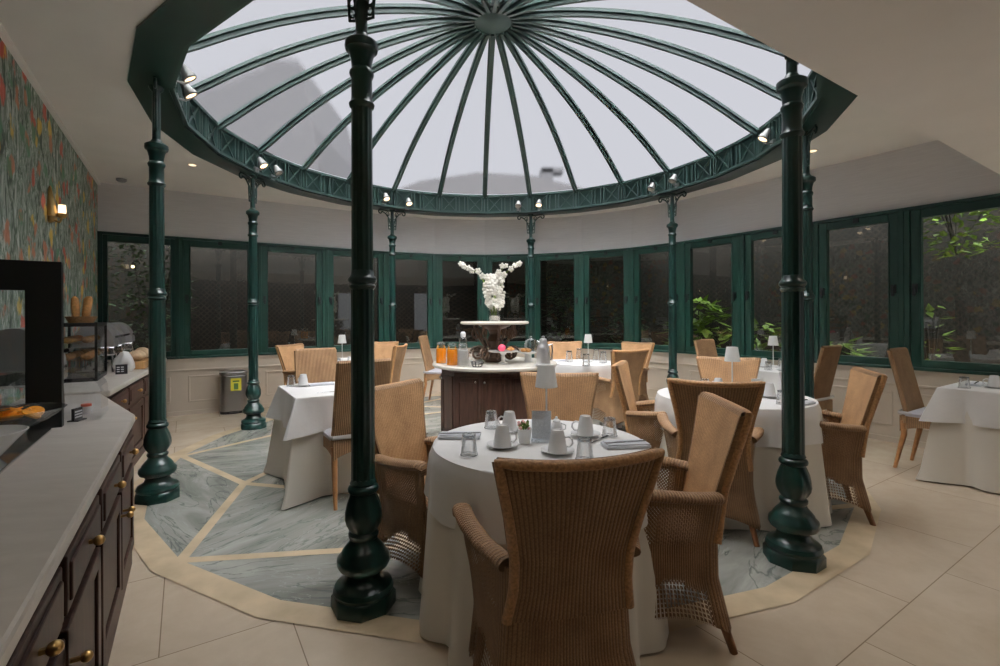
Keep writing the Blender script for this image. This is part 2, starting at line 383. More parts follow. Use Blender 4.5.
# round marble inlay: slabs, honey-coloured strips and border
slabs = MB()
def I(k): return ring(2.39, A0+45*k)
def T(k): return ring(3.04, A0+22.5+45*k)
def inter(p, q, r, s):
    a, b = q-p, s-r; c = r-p; t = (c.x*b.y-c.y*b.x)/(a.x*b.y-a.y*b.x); return p+a*t
def X(k): return inter(I(k), I(k+2), I(k-1), I(k+1))   # where the inner squares cross between k and k+1
def slab(pts, ang):
    ca, sa = math.cos(ang), math.sin(ang); o = Vector((random.uniform(0, 30), random.uniform(0, 30), 0))
    slabs.poly([(p.x, p.y, .002) for p in pts], [((p.x*ca+p.y*sa)+o.x, (-p.x*sa+p.y*ca)+o.y) for p in pts])
for k in range(8):
    ang = math.radians(A0+45*k)
    slab([I(k)]+[T(k-1)]+[ring(3.04, A0+45*k+d) for d in (-7.5, 7.5)]+[T(k)], ang+PI/2+.25)
    slab([T(k), I(k+1), X(k), I(k)], ang+.5)
    slab([I(k), X(k), X(k-1)], ang+1.1)
    slab([X(k-1), X(k), Vector((CX, CY, 0))], ang+PI/2)
struct(slabs.obj('floor_marble', M['marble'], smooth=0))
st = MB()
SZ = [.0026]
def strip(a, b, w=.062):
    SZ[0] += .00006; z = SZ[0]; d = (b-a).normalized(); s_ = Vector((-d.y, d.x, 0))*w/2; st.poly([(p.x, p.y, z) for p in (a-s_, b-s_, b+s_, a+s_)])
for k in range(8):
    strip(I(k), I(k).lerp(T(k), 1.03)); strip(I(k).lerp(T(k-1), 1.03), I(k)); strip(I(k), I(k+2))
for k in range(24):
    a, b = A0+7.5+15*k, A0+22.5+15*k
    st.poly([(p.x, p.y, .0045) for p in (ring(3.04, a), ring(3.18, a), ring(3.18, b), ring(3.04, b))])
struct(st.obj('floor_inlay', M['inlay'], smooth=0))
# ceiling: flat, with the round opening; reaches past the windows as an unseen overhang added to darken the garden
def on_rect(deg, lo_v, hi_v, lo_u, hi_u):
    a = math.radians(deg); d = Vector((math.cos(a), math.sin(a))); dv, du = d.x*VX+d.y*VY, d.x*UX+d.y*UY
    t = min(x for x in (((hi_v if dv > 0 else lo_v)-VC)/dv if abs(dv) > 1e-9 else 1e9, ((hi_u if du > 0 else lo_u)-UC)/du if abs(du) > 1e-9 else 1e9))
    return Vector((CX+d.x*t, CY+d.y*t, ZC))
angs = sorted([(A0+15*k) % 360 for k in range(24)]+[math.degrees(math.atan2((W(v, u)-Vector((CX, CY, 0))).y, (W(v, u)-Vector((CX, CY, 0))).x)) % 360 for v in (VL-1.8, VW+1.2) for u in (1.1, UW+1.2)])
RO, RI = 3.125, 2.88                              # soffit, outer and inner radius
cl = MB()
def hole_pt(deg, r, z):                           # point on the 24-sided opening at any angle
    k = ((deg-A0) % 15)-7.5; return ring(r*math.cos(math.radians(7.5))/math.cos(math.radians(k)), deg, z)
for i, a in enumerate(angs):
    b = angs[(i+1) % len(angs)]
    cl.poly([hole_pt(a, RO-.02, ZC), hole_pt(b, RO-.02, ZC), on_rect(b, VL-1.8, VW+1.2, 1.1, UW+1.2), on_rect(a, VL-1.8, VW+1.2, 1.1, UW+1.2)])
struct(cl.obj('ceiling', M['plaster'], smooth=0))
bk = MB(); bk.prism([tuple(W(v, u)[:2]) for v, u in ((VL-.2, UB-.2), (VW+.3, UB-.2), (VW+.3, 1.13), (VL-.2, 1.13))], ZB, ZC+.25)
struct(bk.obj('ceiling_lowered', M['plaster'], smooth=0))
# left wall with wallpaper
lw = MB(); lw.prism([tuple(W(v, u)[:2]) for v, u in ((VL, UB), (VL, UW+.15), (VL-.15, UW+.15), (VL-.15, UB))], 0, ZC); struct(lw.obj('wall_left', M['wallpaper'], smooth=0))
cn = MB(); cn.prism([tuple(W(v, u)[:2]) for v, u in ((VL, 1.13), (VL+.03, 1.13), (VL+.03, UW), (VL, UW))], ZC-.035, ZC); struct(cn.obj('trim_1', M['plaster'], smooth=0))
# back and right wall: linen band above the windows, cream panelling below
up = MB(); lo = MB(); mo = MB(); bb = MB(); sill = MB()
for i in range(NB):
    a, b = wall[i], wall[i+1]
    seg_box(up, a, b, ZH, ZC, 0, .16)
    if i == NB-1: seg_box(up, a, b, 0, ZH, 0, .16); continue
    seg_box(lo, a, b, 0, ZS-.005, 0, .16); seg_box(bb, a, b, 0, .055, -.014, 0); seg_box(sill, a, b, ZS-.03, ZS, -.02, .02)
    seg_box(mo, a, b, .595, .62, -.016, 0)
    L = (b-a).length; d = (b-a).normalized(); n = out_n(a, b); m_ = .10
    z0, z1 = .17, .53; p0, p1 = a+d*m_, b-d*m_
    for (q0, q1, y0, y1) in ((p0, p1, z0, z0+.022), (p0, p1, z1-.022, z1), (p0, p0+d*.022, z0, z1), (p1-d*.022, p1, z0, z1)):
        seg_box(mo, q0, q1, y0, y1, -.012, 0)
struct(up.obj('wall_upper', M['linen'], smooth=0)); struct(lo.obj('wall_back', M['cream'], smooth=0))
struct(mo.obj('trim_2', M['cream'], smooth=0, bevel=.004)); struct(bb.obj('baseboard_back', M['cream'], smooth=0)); struct(sill.obj('trim_3', M['cream'], smooth=0))
# rear wall behind the camera with an opening added to let sky light in
rw = MB()
for v0, v1, z0, z1 in ((VL-.2, VW+.2, 0, .25), (VL-.2, 4.6, .25, ZB), (VW-.3, VW+.2, .25, ZB), (VL-.2, VW+.2, 2.2, ZB)):
    rw.prism([tuple(W(v, u)[:2]) for v, u in ((v0, UB), (v1, UB), (v1, UB-.12), (v0, UB-.12))], z0, z1)
struct(rw.obj('wall_rear', M['walnut'], smooth=0))

# ------------------------------------------------------------------ windows: post, casement, glass, handle and top catch for each bay
def window(i, a, b, big=False):
    GW = M['green'] if i == 0 else M['green_wood']
    root = struct(thing('window_%d' % (i+1), None, None)); d = (b-a).normalized(); L = (b-a).length
    post = .048; fr = MB()
    seg_box(fr, a, a+d*post, ZS, ZH, -.03, .07); seg_box(fr, b-d*post, b, ZS, ZH, -.03, .07)
    seg_box(fr, a, b, ZH-.035, ZH, -.035, .07); seg_box(fr, a, b, ZS, ZS+.03, -.035, .07)
    fr.obj('window_frame', GW, root, bevel=.005)
    cs = MB(); s = .05 if big else .085; a1, b1 = a+d*post, b-d*post; y0, y1 = ZS+.03, ZH-.035
    seg_box(cs, a1, a1+d*s, y0, y1, -.012, .05); seg_box(cs, b1-d*s, b1, y0, y1, -.012, .05)
    seg_box(cs, a1+d*s, b1-d*s, y1-.085, y1, -.012, .05); seg_box(cs, a1+d*s, b1-d*s, y0, y0+.075, -.012, .05)
    for t in (s-.012, L-2*post-s): seg_box(cs, a1+d*t, a1+d*(t+.012), y0+.075, y1-.085, -.02, .0)
    cs.obj('casement', GW, root, bevel=.005)
    g = MB(); seg_box(g, a1+d*s, b1-d*s, y0+.07, y1-.08, .012, .017); g.obj('pane', M['glass'], root, smooth=0)
    n = out_n(a, b)
    if not big:
        for sd in (0, 1):
            p = (b1-d*s*.45) if sd else (a1+d*s*.45); p = Vector((p.x, p.y, 1.59))-n*.014
            hd = MB(); hd.box(p-n*.012, (.042, .024, .09), math.atan2(d.y, d.x)); hd.beam(p-n*.034+Vector((0, 0, .02)), p-n*.034+Vector((0, 0, -.075)), .024, .020, n); hd.obj('handle', M['black'], root, bevel=.003)
        p = (a+b)/2; la = MB(); la.box(Vector((p.x, p.y, ZH-.055))-n*.02, (.05, .02, .06), math.atan2(d.y, d.x)); la.obj('catch', M['black'], root, bevel=.003)
    return root
for i in range(NB-1): window(i, wall[i], wall[i+1], i in (0, 14))

# ------------------------------------------------------------------ outside: dark fence under the added overhang, garden plants
def out_pt(i, off):
    p = wall[i]
    if i == 0: return W(VL-1.6, UW+off)
    if i <= 3: return W((p.x*VX+p.y*VY), UW+off)
    if i <= 10: return ring(RW+off, (121.7, 106.78, 91.97, 77.75, 63.43, 49.17, 32.3)[i-4])
    return W(VW+off, p.x*UX+p.y*UY)
fn = MB()
for i in range(NB): seg_box(fn, out_pt(i, 1.9), out_pt(i+1, 1.9), 0, 3.5, 0, .06)
seg_box(fn, W(VL-1.6, UW-.5), W(VL-1.6, UW+1.96), 0, 3.5, 0, .06); struct(fn.obj('wall_garden', M['trellis'], smooth=0))  # end return added to shut out sky light beside the hedge

def garden_plant(v, u, z0, z1, w, n_, size, mm, label, upright=False, cat='plant'):
    """Leaves round a few stems between heights z0 and z1."""
    p = W(v, u); root = thing('garden_plant', label, cat, p); rn = random.Random(int(abs(v*97+u*31)*10)); lf = MB(); sm = MB()
    for k in range(6):
        a = rn.uniform(0, 6.3); r = w*rn.uniform(.2, .8); sm.tube([(0, 0, 0 if not upright else z0), (r*.4*math.cos(a), r*.4*math.sin(a), lerp_(z0, z1, .4)), (r*math.cos(a), r*math.sin(a), lerp_(z0, z1, rn.uniform(.7, 1)))], .008, 5)
    for k in range(n_):
        a = rn.uniform(0, 6.3); t = rn.random(); r = w*math.sqrt(rn.random())*(1-.4*abs(2*t-1)); c = Vector((r*math.cos(a), r*math.sin(a), lerp_(z0, z1, t)))
        d = Vector((math.cos(a+rn.uniform(-.8, .8)), math.sin(a+rn.uniform(-.8, .8)), rn.uniform(-.6, .5))).normalized(); e = d.cross(Vector((0, 0, 1))).normalized(); l = size*rn.uniform(.6, 1.3); ww = l*.24
        q = [c, c+d*l*.35+e*ww, c+d*l, c+d*l*.35-e*ww, c+d*l*.4-Vector((0, 0, l*.07))]
        lf.add(q, [(0, 1, 4), (1, 2, 4), (2, 3, 4), (3, 0, 4)])
    lf.obj('foliage', M[mm], root, smooth=0); sm.obj('stems', M['trellis'], root); return root
def lerp_(a, b, t): return a+(b-a)*t
garden_plant(-.45, UW+1.1, .3, 2.9, .62, 1300, .11, 'leaf', 'dense green hedge behind the leftmost window', cat='hedge')
p_ = ring(RW+1.25, 71); garden_plant(p_.x*VX+p_.y*VY, p_.x*UX+p_.y*UY, .3, 1.9, .5, 420, .17, 'leaf', 'leafy green shrub behind the window right of the slim far column', cat='shrub')
p_ = ring(RW+1.25, 57); garden_plant(p_.x*VX+p_.y*VY, p_.x*UX+p_.y*UY, .2, 1.35, .45, 260, .16, 'leaf', 'low dark shrub behind the window above the far lamp table', cat='shrub')
p_ = ring(RW+1.2, 41); garden_plant(p_.x*VX+p_.y*VY, p_.x*UX+p_.y*UY, .2, 1.6, .5, 320, .24, 'leaf_bright', 'bright green fern behind the window beside the right window column', cat='fern')
garden_plant(VW+1.2, 3.98, .2, 1.22, .36, 160, .26, 'leaf_bright', 'bright long-leaved plant low behind the window above the tall side chair')
garden_plant(VW+1.3, 3.0, .2, .98, .4, 140, .22, 'leaf_bright', 'low bright plant outside behind the lamp on the small window table')
garden_plant(VW+1.25, 2.0, .3, 1.45, .16, 50, .14, 'leaf_bright', 'thin climbing stem behind the window left of the rightmost pane')
garden_plant(VW+1.25, 1.78, 2.0, 2.7, .5, 240, .12, 'leaf_bright', 'hanging vine with yellow green leaves across the top of the rightmost pane', True, cat='vine')
for k, (v, u, z) in enumerate(((-.62, UW+1.75, 2.05), (-.30, UW+1.75, 1.92))):
    o = thing('garden_lamp', ('upper left', 'lower right')[k]+' of two small warm lamps glowing in the hedge behind the leftmost window', 'lamp', W(v, u-1.0, z)); b = MB(); b.ball((0, 0, 0), .022, 12, 8); b.obj('bulb', M['bulb'], o); b = MB(); b.tube([(0, 0, .02), (0, 0, .06), (0, .05, .09)], .010, 8); b.obj('socket', M['black'], o)
# ------------------------------------------------------------------ glass dome
dome = thing('glass_dome', 'large round glass dome skylight with dark green ribs over the dining room', 'skylight', (CX, CY, ZC))
R0, ZL, ZK = 2.84, 3.325, 4.52
def dome_z(r):
    Rs = (R0*R0+(ZK-ZL)**2)/(2*(ZK-ZL)); zs = ZK-Rs+math.sqrt(Rs*Rs-r*r); zl = ZK-(ZK-ZL)*r/R0; return .6*zs+.4*zl
def dp(r, deg, z): a = math.radians(deg); return Vector((r*math.cos(a), r*math.sin(a), z-ZC))
sf = MB()
for k in range(24):
    a, b = A0+15*k, A0+15*k+15
    ro, ri = RO, RI
    sf.add([dp(r, t, z) for t in (a, b) for r, z in ((ri, ZC-.015), (ro, ZC-.015), (ro, ZC+.02), (ri, ZC+.02))], [(0, 1, 5, 4), (1, 2, 6, 5), (2, 3, 7, 6), (3, 0, 4, 7)])
sf.obj('soffit', M['green'], dome, smooth=0)
bd = MB()
for k in range(24):
    a, b = A0+15*k, A0+15*k+15
    bd.add([dp(r, t, z) for t in (a, b) for r, z in ((RI+.03, ZC), (RI+.06, ZC), (RI+.06, ZL+.02), (RI+.03, ZL+.02))], [(0, 1, 5, 4), (1, 2, 6, 5), (2, 3, 7, 6), (3, 0, 4, 7)])
bd.obj('girder_web', M['green_web'], dome, smooth=0)
for k in range(24):                                # lattice girder, one panel per side
    a, b = A0+15*k, A0+15*k+15; lp = MB(); P = lambda t, z: dp(RI-.005, a, z).lerp(dp(RI-.005, b, z), t)
    up_ = (dp(1, a+7.5, ZC)); up_.z = 0; up_.normalize()
    lp.beam(P(0, ZC+.012), P(1, ZC+.012), .028, .05, up_); lp.beam(P(0, ZL-.012), P(1, ZL-.012), .028, .05, up_)
    for t in (.0, .06, .37, .44, .56, .63, .94): lp.beam(P(t, ZC), P(t, ZL), .016, .03, up_)
    for t0, t1 in ((.06, .37), (.63, .94)):
        lp.beam(P(t0, ZC+.02), P(t1, ZL-.02), .014, .016, up_); lp.beam(P(t0, ZL-.02), P(t1, ZC+.02), .014, .016, up_)
    lp.obj('girder_panel', M['green_ring'], dome, smooth=0)
for k in range(24):
    rb = MB(); pts = [(.2+(R0+.03-.2)*j/14) for j in range(15)]; path = [dp(r, A0+15*k, dome_z(min(r, R0))) for r in pts]
    rad = Vector((math.cos(math.radians(A0+15*k)), math.sin(math.radians(A0+15*k)), 0)); sd = Vector((-rad.y, rad.x, 0))
    for (w, d0, d1) in ((.075, -.02, .012), (.034, -.062, -.02)):
        vs = []
        for p in path:
            for x, z in ((-w/2, d0), (w/2, d0), (w/2, d1), (-w/2, d1)): vs.append(p+sd*x+Vector((0, 0, z)))
        rb.add(vs, [(j*4+q, j*4+(q+1) % 4, j*4+4+(q+1) % 4, j*4+4+q) for j in range(14) for q in range(4)]+[(3, 2, 1, 0), (56, 57, 58, 59)])
    rb.obj('rib', M['green_ring'], dome, smooth=30)
for k in range(24):
    pn = MB(); n_ = 10
    vs = []; fs = []
    for lay in (0, .012):
        for j in range(n_+1):
            r = .22+(R0+.02-.22)*j/n_
            for t in range(5):
                q = dp(r, A0+15*k+15*t/4, dome_z(min(r, R0))+.012+lay); vs.append(q)
    o2 = (n_+1)*5
    for j in range(n_):
        for t in range(4):
            q = (j*5+t, (j+1)*5+t, (j+1)*5+t+1, j*5+t+1); fs += [q[::-1], tuple(x+o2 for x in q)]
    for j in range(n_):
        fs += [(j*5, (j+1)*5, (j+1)*5+o2, j*5+o2), (j*5+4+o2, (j+1)*5+4+o2, (j+1)*5+4, j*5+4)]
    for t in range(4): fs += [(t, t+1, t+1+o2, t+o2)[::-1], (n_*5+t, n_*5+t+1, n_*5+t+1+o2, n_*5+t+o2)]
    pn.add(vs, fs); pn.obj('glass_pane', M['dome'], dome, smooth=30)
hb = MB(); hb.lathe([(.02, -.08), (.255, -.078), (.275, -.06), (.285, -.05), (.295, -.03), (.295, .03), (.2, .06), (.02, .08)], 48, (0, 0, ZK-ZC)); hb.obj('hub', M['green_ring'], dome)

# ------------------------------------------------------------------ cast-iron columns
def make_column():
    root = thing('cast_iron_column', '', 'column', group='columns around the dome')
    b = MB(); b.lathe([(.146, 0), (.146, .055), (.135, .068)], 8, a0=PI/8); b.lathe([(.128, .066), (.136, .085), (.128, .105), (.10, .118), (.084, .135), (.078, .16), (.088, .178)], 32)
    b.obj('plinth', M['green'], root, smooth=40)
    t = MB(); t.lathe([(.088, .176), (.112, .186), (.121, .205), (.118, .228), (.100, .246), (.098, .256), (.084, .275), (.066, .295), (.060, .31), (.068, .322), (.068, .334), (.058, .345)], 40)
    t.obj('torus_moulding', M['green'], root, smooth=40)
    v = MB(); prof = [(.056, .343), (.066, .36), (.079, .385), (.084, .41), (.082, .44), (.073, .475), (.061, .505), (.057, .52)]
    v.lathe(prof, 64, mod=lambda t, i: 1+(.0 if i in (0, 7) else .09)*(abs(math.sin(4*t+.35*i))-.5)); v.obj('acanthus_bulb', M['green'], root, smooth=50)
    r = MB(); r.lathe([(.055, .518), (.068, .528), (.070, .54), (.066, .55), (.055, .558), (.060, .566), (.056, .575), (.052, .585)], 32); r.obj('collar', M['green'], root, smooth=40)
    s = MB(); s.lathe([(.0515, .58), (.0495, 1.46)], 48, mod=lambda t, i: 1+.05*math.cos(12*t)); s.lathe([(.0465, 1.53), (.0445, 2.30)], 48, mod=lambda t, i: 1+.05*math.cos(12*t)); s.obj('shaft', M['green'], root, smooth=60)
    m = MB(); m.lathe([(.048, 1.452), (.058, 1.462), (.060, 1.472), (.054, 1.48), (.064, 1.49), (.066, 1.50), (.060, 1.512), (.052, 1.52), (.050, 1.536), (.045, 1.545)], 32); m.obj('collar', M['green'], root, smooth=40)
    c = MB(); c.lathe([(.044, 2.285), (.055, 2.295), (.058, 2.308), (.050, 2.32), (.047, 2.34), (.047, 2.425), (.052, 2.435), (.056, 2.448), (.054, 2.458), (.045, 2.47), (.047, 2.50), (.055, 2.535), (.060, 2.548), (.072, 2.556), (.076, 2.570), (.074, 2.590), (.062, 2.600), (.040, 2.612), (.028, 2.632)], 40); c.obj('capital', M['green'], root, smooth=40)
    q = MB(); q.lathe([(.027, 2.628), (.025, 2.98), (.045, 3.0), (.05, 3.016)], 16); q.obj('upper_shaft', M['green'], root, smooth=40)
    for sgn in (-1, 1):
        k = MB(); arc = [(sgn*(.022+.15*(1-math.cos(x))), 0, 2.70+.27*math.sin(x)) for x in [PI/2*j/10 for j in range(11)]]
        sc_ = [(sgn*(.172+.024-.024*math.cos(y)+.0*y), 0, 2.97-.03*math.sin(y)*(1-.02*y)) for y in [PI*1.5*j/12 for j in range(1, 13)]]
        k.tube(arc+sc_, .010, 8); k.tube([(sgn*.022, 0, 2.99), (sgn*.20, 0, 3.006)], .010, 8)
        k.tube([(sgn*(.075+.026*math.cos(y)), 0, 2.94+.032*math.sin(y)) for y in [2*PI*j/16 for j in range(16)]], .006, 6, closed=True)
        k.tube([(sgn*.024, 0, 2.70), (sgn*.058, 0, 2.702), (sgn*.064, 0, 2.80), (sgn*.070, 0, 2.95)], .008, 8)
        for zc, rr in ((2.735, .016), (2.785, .019), (2.845, .020)): k.tube([(sgn*(.043+rr*math.cos(y)), 0, zc+rr*1.2*math.sin(y)) for y in [2*PI*j/14 for j in range(14)]], .0055, 6, closed=True)
        k.obj('scroll_bracket', M['green'], root, smooth=50)
    return root
COL = Kind(make_column)
names = ['second nearest column, right of the front table, its base on the honey border', 'nearest column, large, left of the front round table', 'leftmost column beside the stone buffet counter',
         'column standing beside the steel waste bin', 'column behind the large left one, left of the flower vase', 'slim far column just right of the white flower vase', 'column before the windows right of the far lamp table', 'column half hidden behind the right foreground column']
for i, k in enumerate((0, -1, -2, -3, -4, -5, -6, -7)):
    p = ring(2.956, A0+45*k); COL.put((p.x, p.y, 0), math.radians(A0+45*k+90), 'dark green cast iron '+names[i])

# ------------------------------------------------------------------ spotlights on the ring
def make_spot(lit):
    def f():
        root = thing('spotlight', '', 'spotlight', group='small spotlights on the dome ring')
        b = MB(); b.box((0, 0, 0), (.05, .02, .05)); b.tube([(0, .01, 0), (0, .05, -.005), (0, .075, .01)], .007, 8); b.obj('mounting_arm', M['steel'], root)
        hd = MB(); hd.lathe([(.018, .075), (.024, .06), (.030, .03), (.040, .006), (.043, -.012), (.037, -.02)], 20, (0, .085, 0), cap=False); o = hd.obj('lamp_head', M['spot_grey'], root); o.rotation_euler.x = .55
        l = MB(); l.lathe([(.001, -.008), (.036, -.012)], 20, (0, .085, 0), cap=False); o = l.obj('lens', M['bulb_mid' if lit else 'lens_off'], root); o.rotation_euler.x = .55
        return root
    return f
SPL, SPD = Kind(make_spot(True)), Kind(make_spot(False))
def rdeg(px):        # ring angle that the photograph shows at px on the far side
    k = (px-487.3)/480; d = Vector((k, 1, 0)).normalized(); b = d.x*CX+d.y*CY; t = b+math.sqrt(b*b-CX*CX-CY*CY+2.83**2); p = d*t; return math.degrees(math.atan2(p.y-CY, p.x-CX))
for lit, deg, z, lab in ((1, -149.5, 3.13, 'upper of the two lit spotlights at the far left of the dome ring'), (1, -152.6, 3.06, 'lower of the two lit spotlights at the far left of the dome ring'),
        (1, rdeg(258), 3.06, 'lit spotlight above the column by the waste bin'), (0, rdeg(274), 3.05, 'unlit spotlight right of the lit one above the waste bin column'),
        (1, rdeg(385), 3.08, 'spotlight left above the column left of the flowers'), (1, rdeg(408), 3.05, 'spotlight right above the column left of the flowers'),
        (0, rdeg(519), 3.07, 'unlit spotlight left above the slim far column'), (1, rdeg(540), 3.07, 'brightest lit spotlight right above the slim far column'),
        (0, rdeg(655), 3.05, 'spotlight left above the column by the right windows'), (0, rdeg(677), 3.08, 'spotlight right above the column by the right windows'), (1, rdeg(772), 3.08, 'spotlight on the ring left of the right foreground column')):
    p = ring(2.845, deg, z); (SPL if lit else SPD).put(p, math.radians(deg+90), 'small grey '+lab, scale=(1.25, 1.25, 1.25))

# ------------------------------------------------------------------ wicker armchair
def lerp(a, b, t): return a+(b-a)*t
def tab(x, pts):
    for (x0, y0), (x1, y1) in zip(pts, pts[1:]):
        if x <= x1: return lerp(y0, y1, max(0, (x-x0)/(x1-x0)))
    return pts[-1][1]
def make_armchair():
    root = thing('wicker_armchair', '', 'armchair')
    HX = [(0, .272), (.12, .258), (.28, .240), (.40, .252), (.52, .275), (.63, .288)]
    HR = [(0, .252), (.12, .238), (.28, .208), (.42, .200), (.63, .205)]
    YR = [(0, -.262), (.12, -.235), (.28, -.203), (.42, -.203), (.63, -.235), (.93, -.318)]
    YF = [(0, .185), (.3, .168), (.63, .178)]
    cr = .07
    def per(s, z):                                   # s 0..1 round the back from front left to front right
        hf, hr, yr, yf = tab(z, HX), tab(z, HR), tab(z, YR)+.012, tab(z, YF); c = .06
        if s > .5: p = per(1-s, z); return Vector((-p.x, p.y, p.z))
        A, B, D, E_ = Vector((-hf, yf, z)), Vector((-hr-.012, yr+c, z)), Vector((-hr+c-.012, yr, z)), Vector((0, yr, z)); K = Vector((-hr-.012, yr, z))
        if s < .30: t = s/.30; p = A.lerp(B, t); p.x -= .012*math.sin(PI*t); return p
        if s < .36: t = (s-.30)/.06; return B*(1-t)**2+K*2*t*(1-t)+D*t*t
        return D.lerp(E_, (s-.36)/.14)
    def zlo(s):                                      # arched hem between the legs
        seg = s/.33 if s < .33 else ((s-.33)/.34 if s < .67 else (s-.67)/.33); return .085+.06*math.sin(PI*min(1, max(0, seg)))**.7
    def zhi(s): return .625-.035*math.sin(PI*s)
    per_len = 1.5
    def hole(a, b):
        z = lerp(.1, .6, b)
        if z < .27: return 1.5 if (.04 < a < .29 or .71 < a < .96) and z < .20+.04*math.sin(PI*(a/.33 if a < .5 else (1-a)/.33)) else 0
        if z > .40 and (.05 < a < .27 or .73 < a < .95): return 1 if z < .57 else 0
        return 0
    b = MB(); b.grid(lambda s, t: per(s, lerp(zlo(s), zhi(s), t)), 64, 22, lambda s, t: (s*per_len, lerp(.1, .6, t)), hole)
    b.obj('body', M['wicker'], root, smooth=60, solid=.008)
    fa = MB()
    fa.grid(lambda s, t: Vector((lerp(-1, 1, s)*tab(lerp(.1, .42, t), HX), tab(.2, YF)-.01+.012*math.sin(PI*s), lerp(.085+.06*math.sin(PI*s)**.7, .415, t))), 24, 8, lambda s, t: (s*.5, lerp(.1, .42, t)), flip=True)
    fa.obj('front_apron', M['wicker'], root, smooth=60, solid=.012)
    st_ = MB(); nx, ny = 14, 12
    def seat(s, t):
        w_ = lerp(.188, .240, t); x, y = lerp(-w_, w_, s), lerp(-.18, .166, t); e = min(s, 1-s, t, 1-t)*8; return Vector((x, y, .425+.032*min(1, max(0, e))**.5))
    st_.grid(seat, nx, ny, lambda s, t: (s*.5, t*.45)); st_.grid(lambda s, t: Vector((lerp(-1, 1, s)*lerp(.188, .240, t), lerp(-.18, .166, t), .405)), 2, 2, lambda s, t: (s*.5, t*.45), flip=True)
    for (p, q) in (((-.240, .166), (.240, .166)), ((.188, -.18), (-.188, -.18)), ((-.188, -.18), (-.240, .166)), ((.240, .166), (.188, -.18))):
        st_.grid(lambda s, t: Vector((lerp(p[0], q[0], s), lerp(p[1], q[1], s), lerp(.405, .425, t))), 6, 1, lambda s, t: (s*.5, t*.02), flip=True)
    st_.obj('seat', M['wicker'], root, smooth=60)
    # tall back, flaring to the top, slightly hollow
    WB = [(.42, .20), (.52, .183), (.62, .182), (.75, .205), (.93, .248)]
    def bk_pt(s, t, side):
        z = lerp(.42, .925, t); w = tab(z, WB); x = lerp(-w, w, s); y = tab(z, YR)+.03*(x/.25)**2
        if side: y += .042
        zz = z+(.012*abs(2*s-1)**2 if t > .5 else 0)*(t-.5)*2
        return Vector((x, y, zz))
    k = MB()
    def bhole(a, t): return 1 if (.5 < t < .93 and .1 < a < .9 and math.sin(a*23)+math.sin(t*17+a*9) > -.1) else (.8 if (.25 < t <= .5 and .3 < a < .6 and math.sin(a*40) > 0) else 0)
    k.grid(lambda s, t: bk_pt(s, t, 0), 20, 20, lambda s, t: (s*.42, lerp(.42, .93, t)))
    ln = MB(); ln.grid(lambda s, t: bk_pt(s, t, 1), 20, 20, lambda s, t: (s*.42, lerp(.42, .93, t)), flip=True); ln.obj('back_lining_lit', M['lining_lit'], root, smooth=60)
    for e in (0, 1):
        k.grid(lambda s, t: bk_pt(e, t, s).lerp(bk_pt(e, t, 1-s), 0)+Vector(((1 if e else -1)*.012*math.sin(PI*s), 0, 0)), 4, 20, lambda s, t: (s*.05, lerp(.42, .93, t)), flip=bool(1-e))
    k.grid(lambda s, t: Vector((bk_pt(s, 1, 0).x, lerp(bk_pt(s, 1, 0).y, bk_pt(s, 1, 1).y, t), bk_pt(s, 1, 0).z+.02*math.sin(PI*t))), 20, 4, lambda s, t: (s*.42, t*.06))
    k.obj('backrest', M['wicker'], root, smooth=60)
    tr = MB()
    pth = [bk_pt(0, t/14, 0)+Vector((0, .006, 0)) for t in range(15)]+[bk_pt(s/12, 1, 0)+Vector((0, .006, .0)) for s in range(1, 12)]+[bk_pt(1, 1-t/14, 0)+Vector((0, .006, 0)) for t in range(15)]
    pth = [p+Vector((0, 0, .006)) if 13 < j < 28 else p for j, p in enumerate(pth)]; tr.tube(pth, .0165, 10); tr.obj('braided_edge', M['wicker_edge'], root, smooth=60)
    for sg in (-1, 1):
        ar = MB(); pp = []
        for j in range(13):
            t = j/12; y = lerp(-.185, .165, t); x = tab(t, [(0, .198), (.15, .222), (.35, .252), (.7, .278), (1, .284)]); z = .600+.038*t; pp.append(Vector((sg*x, y, z)))
        pp += [Vector((sg*.282, .183, .628)), Vector((sg*.280, .19, .605))]
        n_ = 12
        def ar_pt(a, b_):
            i = a*(len(pp)-1); i0 = min(int(i), len(pp)-2); p = pp[i0].lerp(pp[i0+1], i-i0); d = (pp[i0+1]-pp[i0]).normalized(); sd = d.cross(Vector((0, 0, 1))).normalized(); u_ = sd.cross(d)
            th = b_*2*PI; return p+sd*(.036*math.cos(th))+u_*(.022*math.sin(th))
        ar.grid(ar_pt, 28, n_, lambda a, b_: (a*.45, b_*.18), flip=True); ar.poly([ar_pt(1, j/n_) for j in range(n_)]); ar.poly([ar_pt(0, j/n_) for j in range(n_)][::-1])
        ar.obj('armrest', M['wicker'], root, smooth=60)
    for sx in (-1, 1):
        for sy in (-1, 1):
            l = MB(); x0, y0 = sx*(.20 if sy > 0 else .165), (.13 if sy > 0 else -.155); x1, y1 = sx*(.238 if sy > 0 else .222), (.160 if sy > 0 else -.232)
            l.tube([(x0, y0, .30), (lerp(x0, x1, .6), lerp(y0, y1, .5), .12), (x1, y1, 0)], [.022, .019, .015], 10); l.obj('leg', M['wood_leg'], root, smooth=50)
    return root
M['wicker_edge'] = plain('braided_cane_edge', (.40, .21, .085), .5, var=.35, scale=110, bump=.5)
ARM = Kind(make_armchair)
def armchair(bx, by, fx, fy, label, zs=1):
    """bx, by: the middle of the top of the back; fx, fy: the way the chair faces."""
    l = math.hypot(fx, fy); fx, fy = fx/l, fy/l; ARM.put((bx+fx*.30, by+fy*.30, 0), face(fx, fy), label, 'wicker armchairs', scale=(1, 1, zs))
armchair(.275, 1.365, -.2, .98, 'nearest wicker armchair, seen from behind at the front of the round table', .976)
